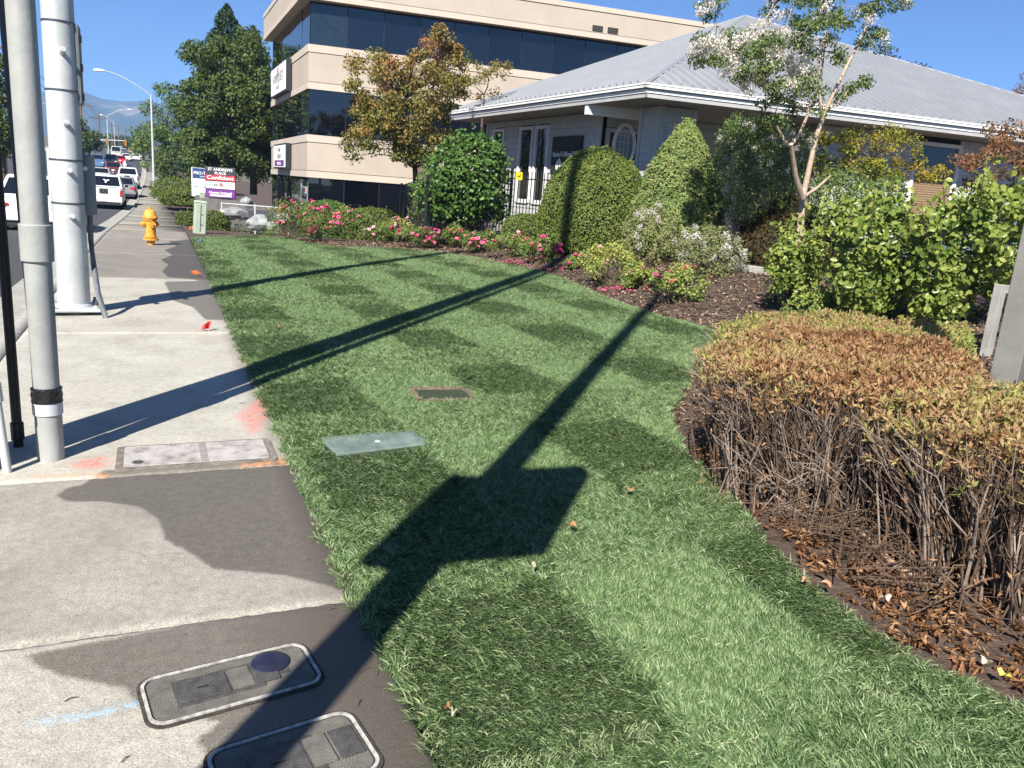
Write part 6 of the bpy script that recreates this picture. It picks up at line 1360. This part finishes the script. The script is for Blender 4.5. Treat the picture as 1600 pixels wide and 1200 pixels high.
protos += [dry_tuft(91), dry_tuft(92)]
for (xa, ya), (xb, yb), wd in (((740, 1205), (1010, 1128), .035), ((1290, 1085), (1400, 1075), .05), ((600, 672), (625, 670), .03)):     # dried sod seams
    A = pg(xa, ya, .03)[:2]; B_ = pg(xb, yb, .03)[:2]; e = B_-A; tt = np.clip(((Q-A)@e)/(e@e), 0, 1); dd = np.hypot(*(Q-A-tt[:, None]*e).T)
    m = (dd < wd*r.random(n)); idx[m] = 5+r.integers(0, 2, m.sum())
edge = (-sdf(LAWN, Q) < .03) & (r.random(n) < .25); idx[edge] = 5
instancer('grass', np.c_[Q, gz(Q[:, 0], Q[:, 1])-.003], tilt, ht, idx, protos, label='freshly mown green lawn grass with crossing stripes', cat='grass')
# ---- bark chips on the bed
def chip(seed, L_, W_, m):
    rr = np.random.default_rng(seed); mb = MB(); k = 5; P = [((i/(k-1)-.5)*L_, rr.normal()*W_*.15, .003+rr.random()*.004) for i in range(k)]
    vs = []
    for i, p in enumerate(P): w = W_*(.3+.7*math.sin(math.pi*(i+.5)/k))*.5; vs += [(p[0], p[1]-w, p[2]), (p[0], p[1]+w, p[2]+.002)]
    mb.add(vs, [(2*i, 2*i+2, 2*i+3, 2*i+1) for i in range(k-1)]); return bpy.data.objects.new('chip', mb.mesh('chip', m))
M_ch1 = pmat('chip_dark', (.05, .03, .02), (.11, .07, .045), 40, .9); M_ch2 = pmat('chip_tan', (.22, .13, .08), (.40, .27, .17), 40, .85); M_ch3 = pmat('chip_pale', (.42, .31, .20), (.58, .46, .33), 40, .85)
cps = [chip(1, .05, .018, M_ch1), chip(2, .06, .02, M_ch1), chip(3, .04, .014, M_ch2), chip(4, .035, .012, M_ch3), chip(5, .05, .012, M_ch2), chip(6, .03, .014, M_ch3)]
def scatter(name, X0, X1, Y0, Y1, n, protos, w, smin, smax, label, cat, dz=.0, lim=None):
    q = np.c_[r.uniform(X0, X1, n), r.uniform(Y0, Y1, n)]; q = q[sdf(LAWN, q) > .0]
    if lim is not None: q = q[lim(q)]
    k = len(q); rot = np.c_[r.normal(0, .35, (k, 2)), r.uniform(0, 6.28, k)]
    return instancer(name, np.c_[q, gz(q[:, 0], q[:, 1])-.03+.012*lump(np.c_[q, q[:, :1]*0], 5, 3)+dz], rot, r.uniform(smin, smax, k), r.choice(len(protos), k, p=w), protos, label=label, cat=cat)
scatter('bark_chips', 2.4, 11, 4.5, 22, 60000, cps, [.3, .26, .14, .12, .1, .08], .6, 1.5, 'scattered bark chips covering the flower bed', 'mulch', .006)
# ---- litter of narrow dead leaves under the hedge
lit = []
for i in range(6):
    rr = np.random.default_rng(i+50); P = np.c_[rr.normal(0, .012, (7, 2)), rr.random(7)*.008+.003]; V, F = leaf_arrays(P, .036, np.tile([0, 0, 1.], (7, 1)), spread=.8, aspect=.3); lit.append(bpy.data.objects.new('litter', np_mesh('litter', V, F, LM_dead, np.repeat(np.clip(rr.normal(.24, .18, 7), 0, .6), 4))))
scatter('leaf_litter', 2.4, 4.6, 0.6, 4.2, 3600, lit+[chip(9, .05, .014, M_ch1)], [.11]*6+[.34], .6, 1.4, 'fallen narrow brown leaves on the soil under the hedge', 'leaf litter', .008, lim=lambda q: sdf(LAWN, q) > .06+.1*r.random(len(q)))
# ---- countable fallen leaves
def dry_leaf(x, y, s, label, col, seed, dz=.03):
    p = pg(x, y, dz); rr = np.random.default_rng(seed); mb = MB(); pts = []
    for i in range(14):
        a = 2*math.pi*i/14; k = s*(.55+.45*abs(math.cos(a*2.5)))*(1.15 if i == 0 else 1); pts.append((k*math.cos(a)*.7, k*math.sin(a)*.55, .012*math.sin(a*2+seed)+.006*rr.random()+.004))
    mb.add(pts+[(0, 0, .0)], [(i, (i+1) % 14, 14) for i in range(14)]); o = mb.build('dry_leaf', col); o.location = (p[0], p[1], p[2]); o.rotation_euler = (rr.normal()*.2, rr.normal()*.2, rr.uniform(0, 6)); tag(o, label, 'leaf', 'fallen dry leaves')
M_l1 = pmat('dry_tan', (.30, .17, .08), (.38, .24, .13), 30, .7); M_l2 = pmat('dry_orange', (.26, .12, .05), (.34, .17, .08), 30, .7); M_l3 = pmat('dry_pale', (.40, .33, .24), (.48, .4, .3), 30, .7)
dry_leaf(434, 510, 0.034, 'tan leaf on the grass near the red flag', M_l1, 1, .05); dry_leaf(985, 764, 0.037, 'orange-brown leaf on the grass above the light stripe', M_l2, 2, .055); dry_leaf(896, 822, 0.034, 'curled orange leaf on the grass by the head of the shadow', M_l2, 3, .055)
dry_leaf(833, 884, 0.015, 'tiny pale petal on the grass below the shadow', M_l3, 4, .055); dry_leaf(1290, 914, 0.044, 'big tan leaf on the soil in front of the hedge', M_l1, 5); dry_leaf(1258, 908, 0.031, 'curled tan leaf left of the big tan leaf', M_l1, 6); dry_leaf(1383, 935, 0.034, 'pale leaf on the soil below the fallen branch', M_l3, 7); dry_leaf(1542, 1035, 0.034, 'pale cream leaf near the right end of the soil strip', M_l3, 8); dry_leaf(1570, 1055, 0.034, 'yellow-green leaf at the far right of the soil strip', pmat('dry_yellow', (.5, .42, .06), None, rough=.6), 9); dry_leaf(1443, 1000, 0.027, 'tan leaf midway along the soil strip', M_l1, 10)
dry_leaf(709, 1112, 0.020, 'bleached scrap at the turf edge by the lower meter box', M_l3, 11, .04); dry_leaf(700, 1105, 0.015, 'dark scrap at the turf edge by the lower meter box', M_l2, 12, .04)
for i, (x, y, L_, a, lab) in enumerate([(572, 1046, .05, .4, 'short dark twig on the damp walk near the turf'), (590, 1052, .035, 1.2, 'tiny twig beside the short dark twig on the walk'), (562, 1098, .04, .9, 'twig on the walk right of the lower meter box'), (112, 1092, .04, .3, 'curled wisp of dry grass on the pale walk'), (520, 952, .03, .2, 'crumb of bark by the cracked joint'), (196, 1186, .03, .8, 'twig at the bottom of the pale walk'), (380, 630, .05, .1, 'thin stick near the red paint on the walk')]):
    p = px(x, y, .003); d = np.array([math.cos(a), math.sin(a), 0])*L_; o = MB().tube([p-d*.5, p+[0, .004, .003], p+d*.5], [.0015, .002, .001], 5).build('twig', M_tw2); tag(o, lab, 'twig', 'twigs on the sidewalk')
# fallen petals drift below the roses
pm_ = [bpy.data.objects.new('petal', leaf_mesh('petal', np.c_[rng.normal(0, .02, (6, 2)), np.full(6, .01)], .03, M_pk, np.tile([0, 0, 1.], (6, 1)), aspect=.9))]
q = []
for c, s, k in (((795, 410), (.5, .22), 60), ((970, 453), (.35, .16), 30), ((870, 420), (.4, .3), 20)):
    p = pg(*c); q.append(np.c_[r.normal(p[0], s[0], k), r.normal(p[1], s[1], k)])
q = np.vstack(q); k = len(q)
instancer('fallen_petals', np.c_[q, gz(q[:, 0], q[:, 1])+.004], np.c_[np.zeros((k, 2)), r.uniform(0, 6, k)], r.uniform(.7, 1.3, k), np.zeros(k, int), pm_, label='pink rose petals fallen along the edge of the bed', cat='petals')
# ================================================================ HAZE
hb = MB(); hb.box((0, 1500, 120), (5800, 3800, 270)); hm = bpy.data.materials.new('haze_air'); hm.use_nodes = True; N, L = nodes_of(hm)
N.remove(N['Principled BSDF']); pv = N.new('ShaderNodeVolumePrincipled'); pv.inputs['Color'].default_value = (.32, .56, 1, 1); pv.inputs['Density'].default_value = .0003; pv.inputs['Anisotropy'].default_value = 0
L.new(pv.outputs[0], N['Material Output'].inputs['Volume'])
ho = hb.build('haze', hm); tag(ho, 'thin blue air haze over the valley', 'haze', kind='stuff')
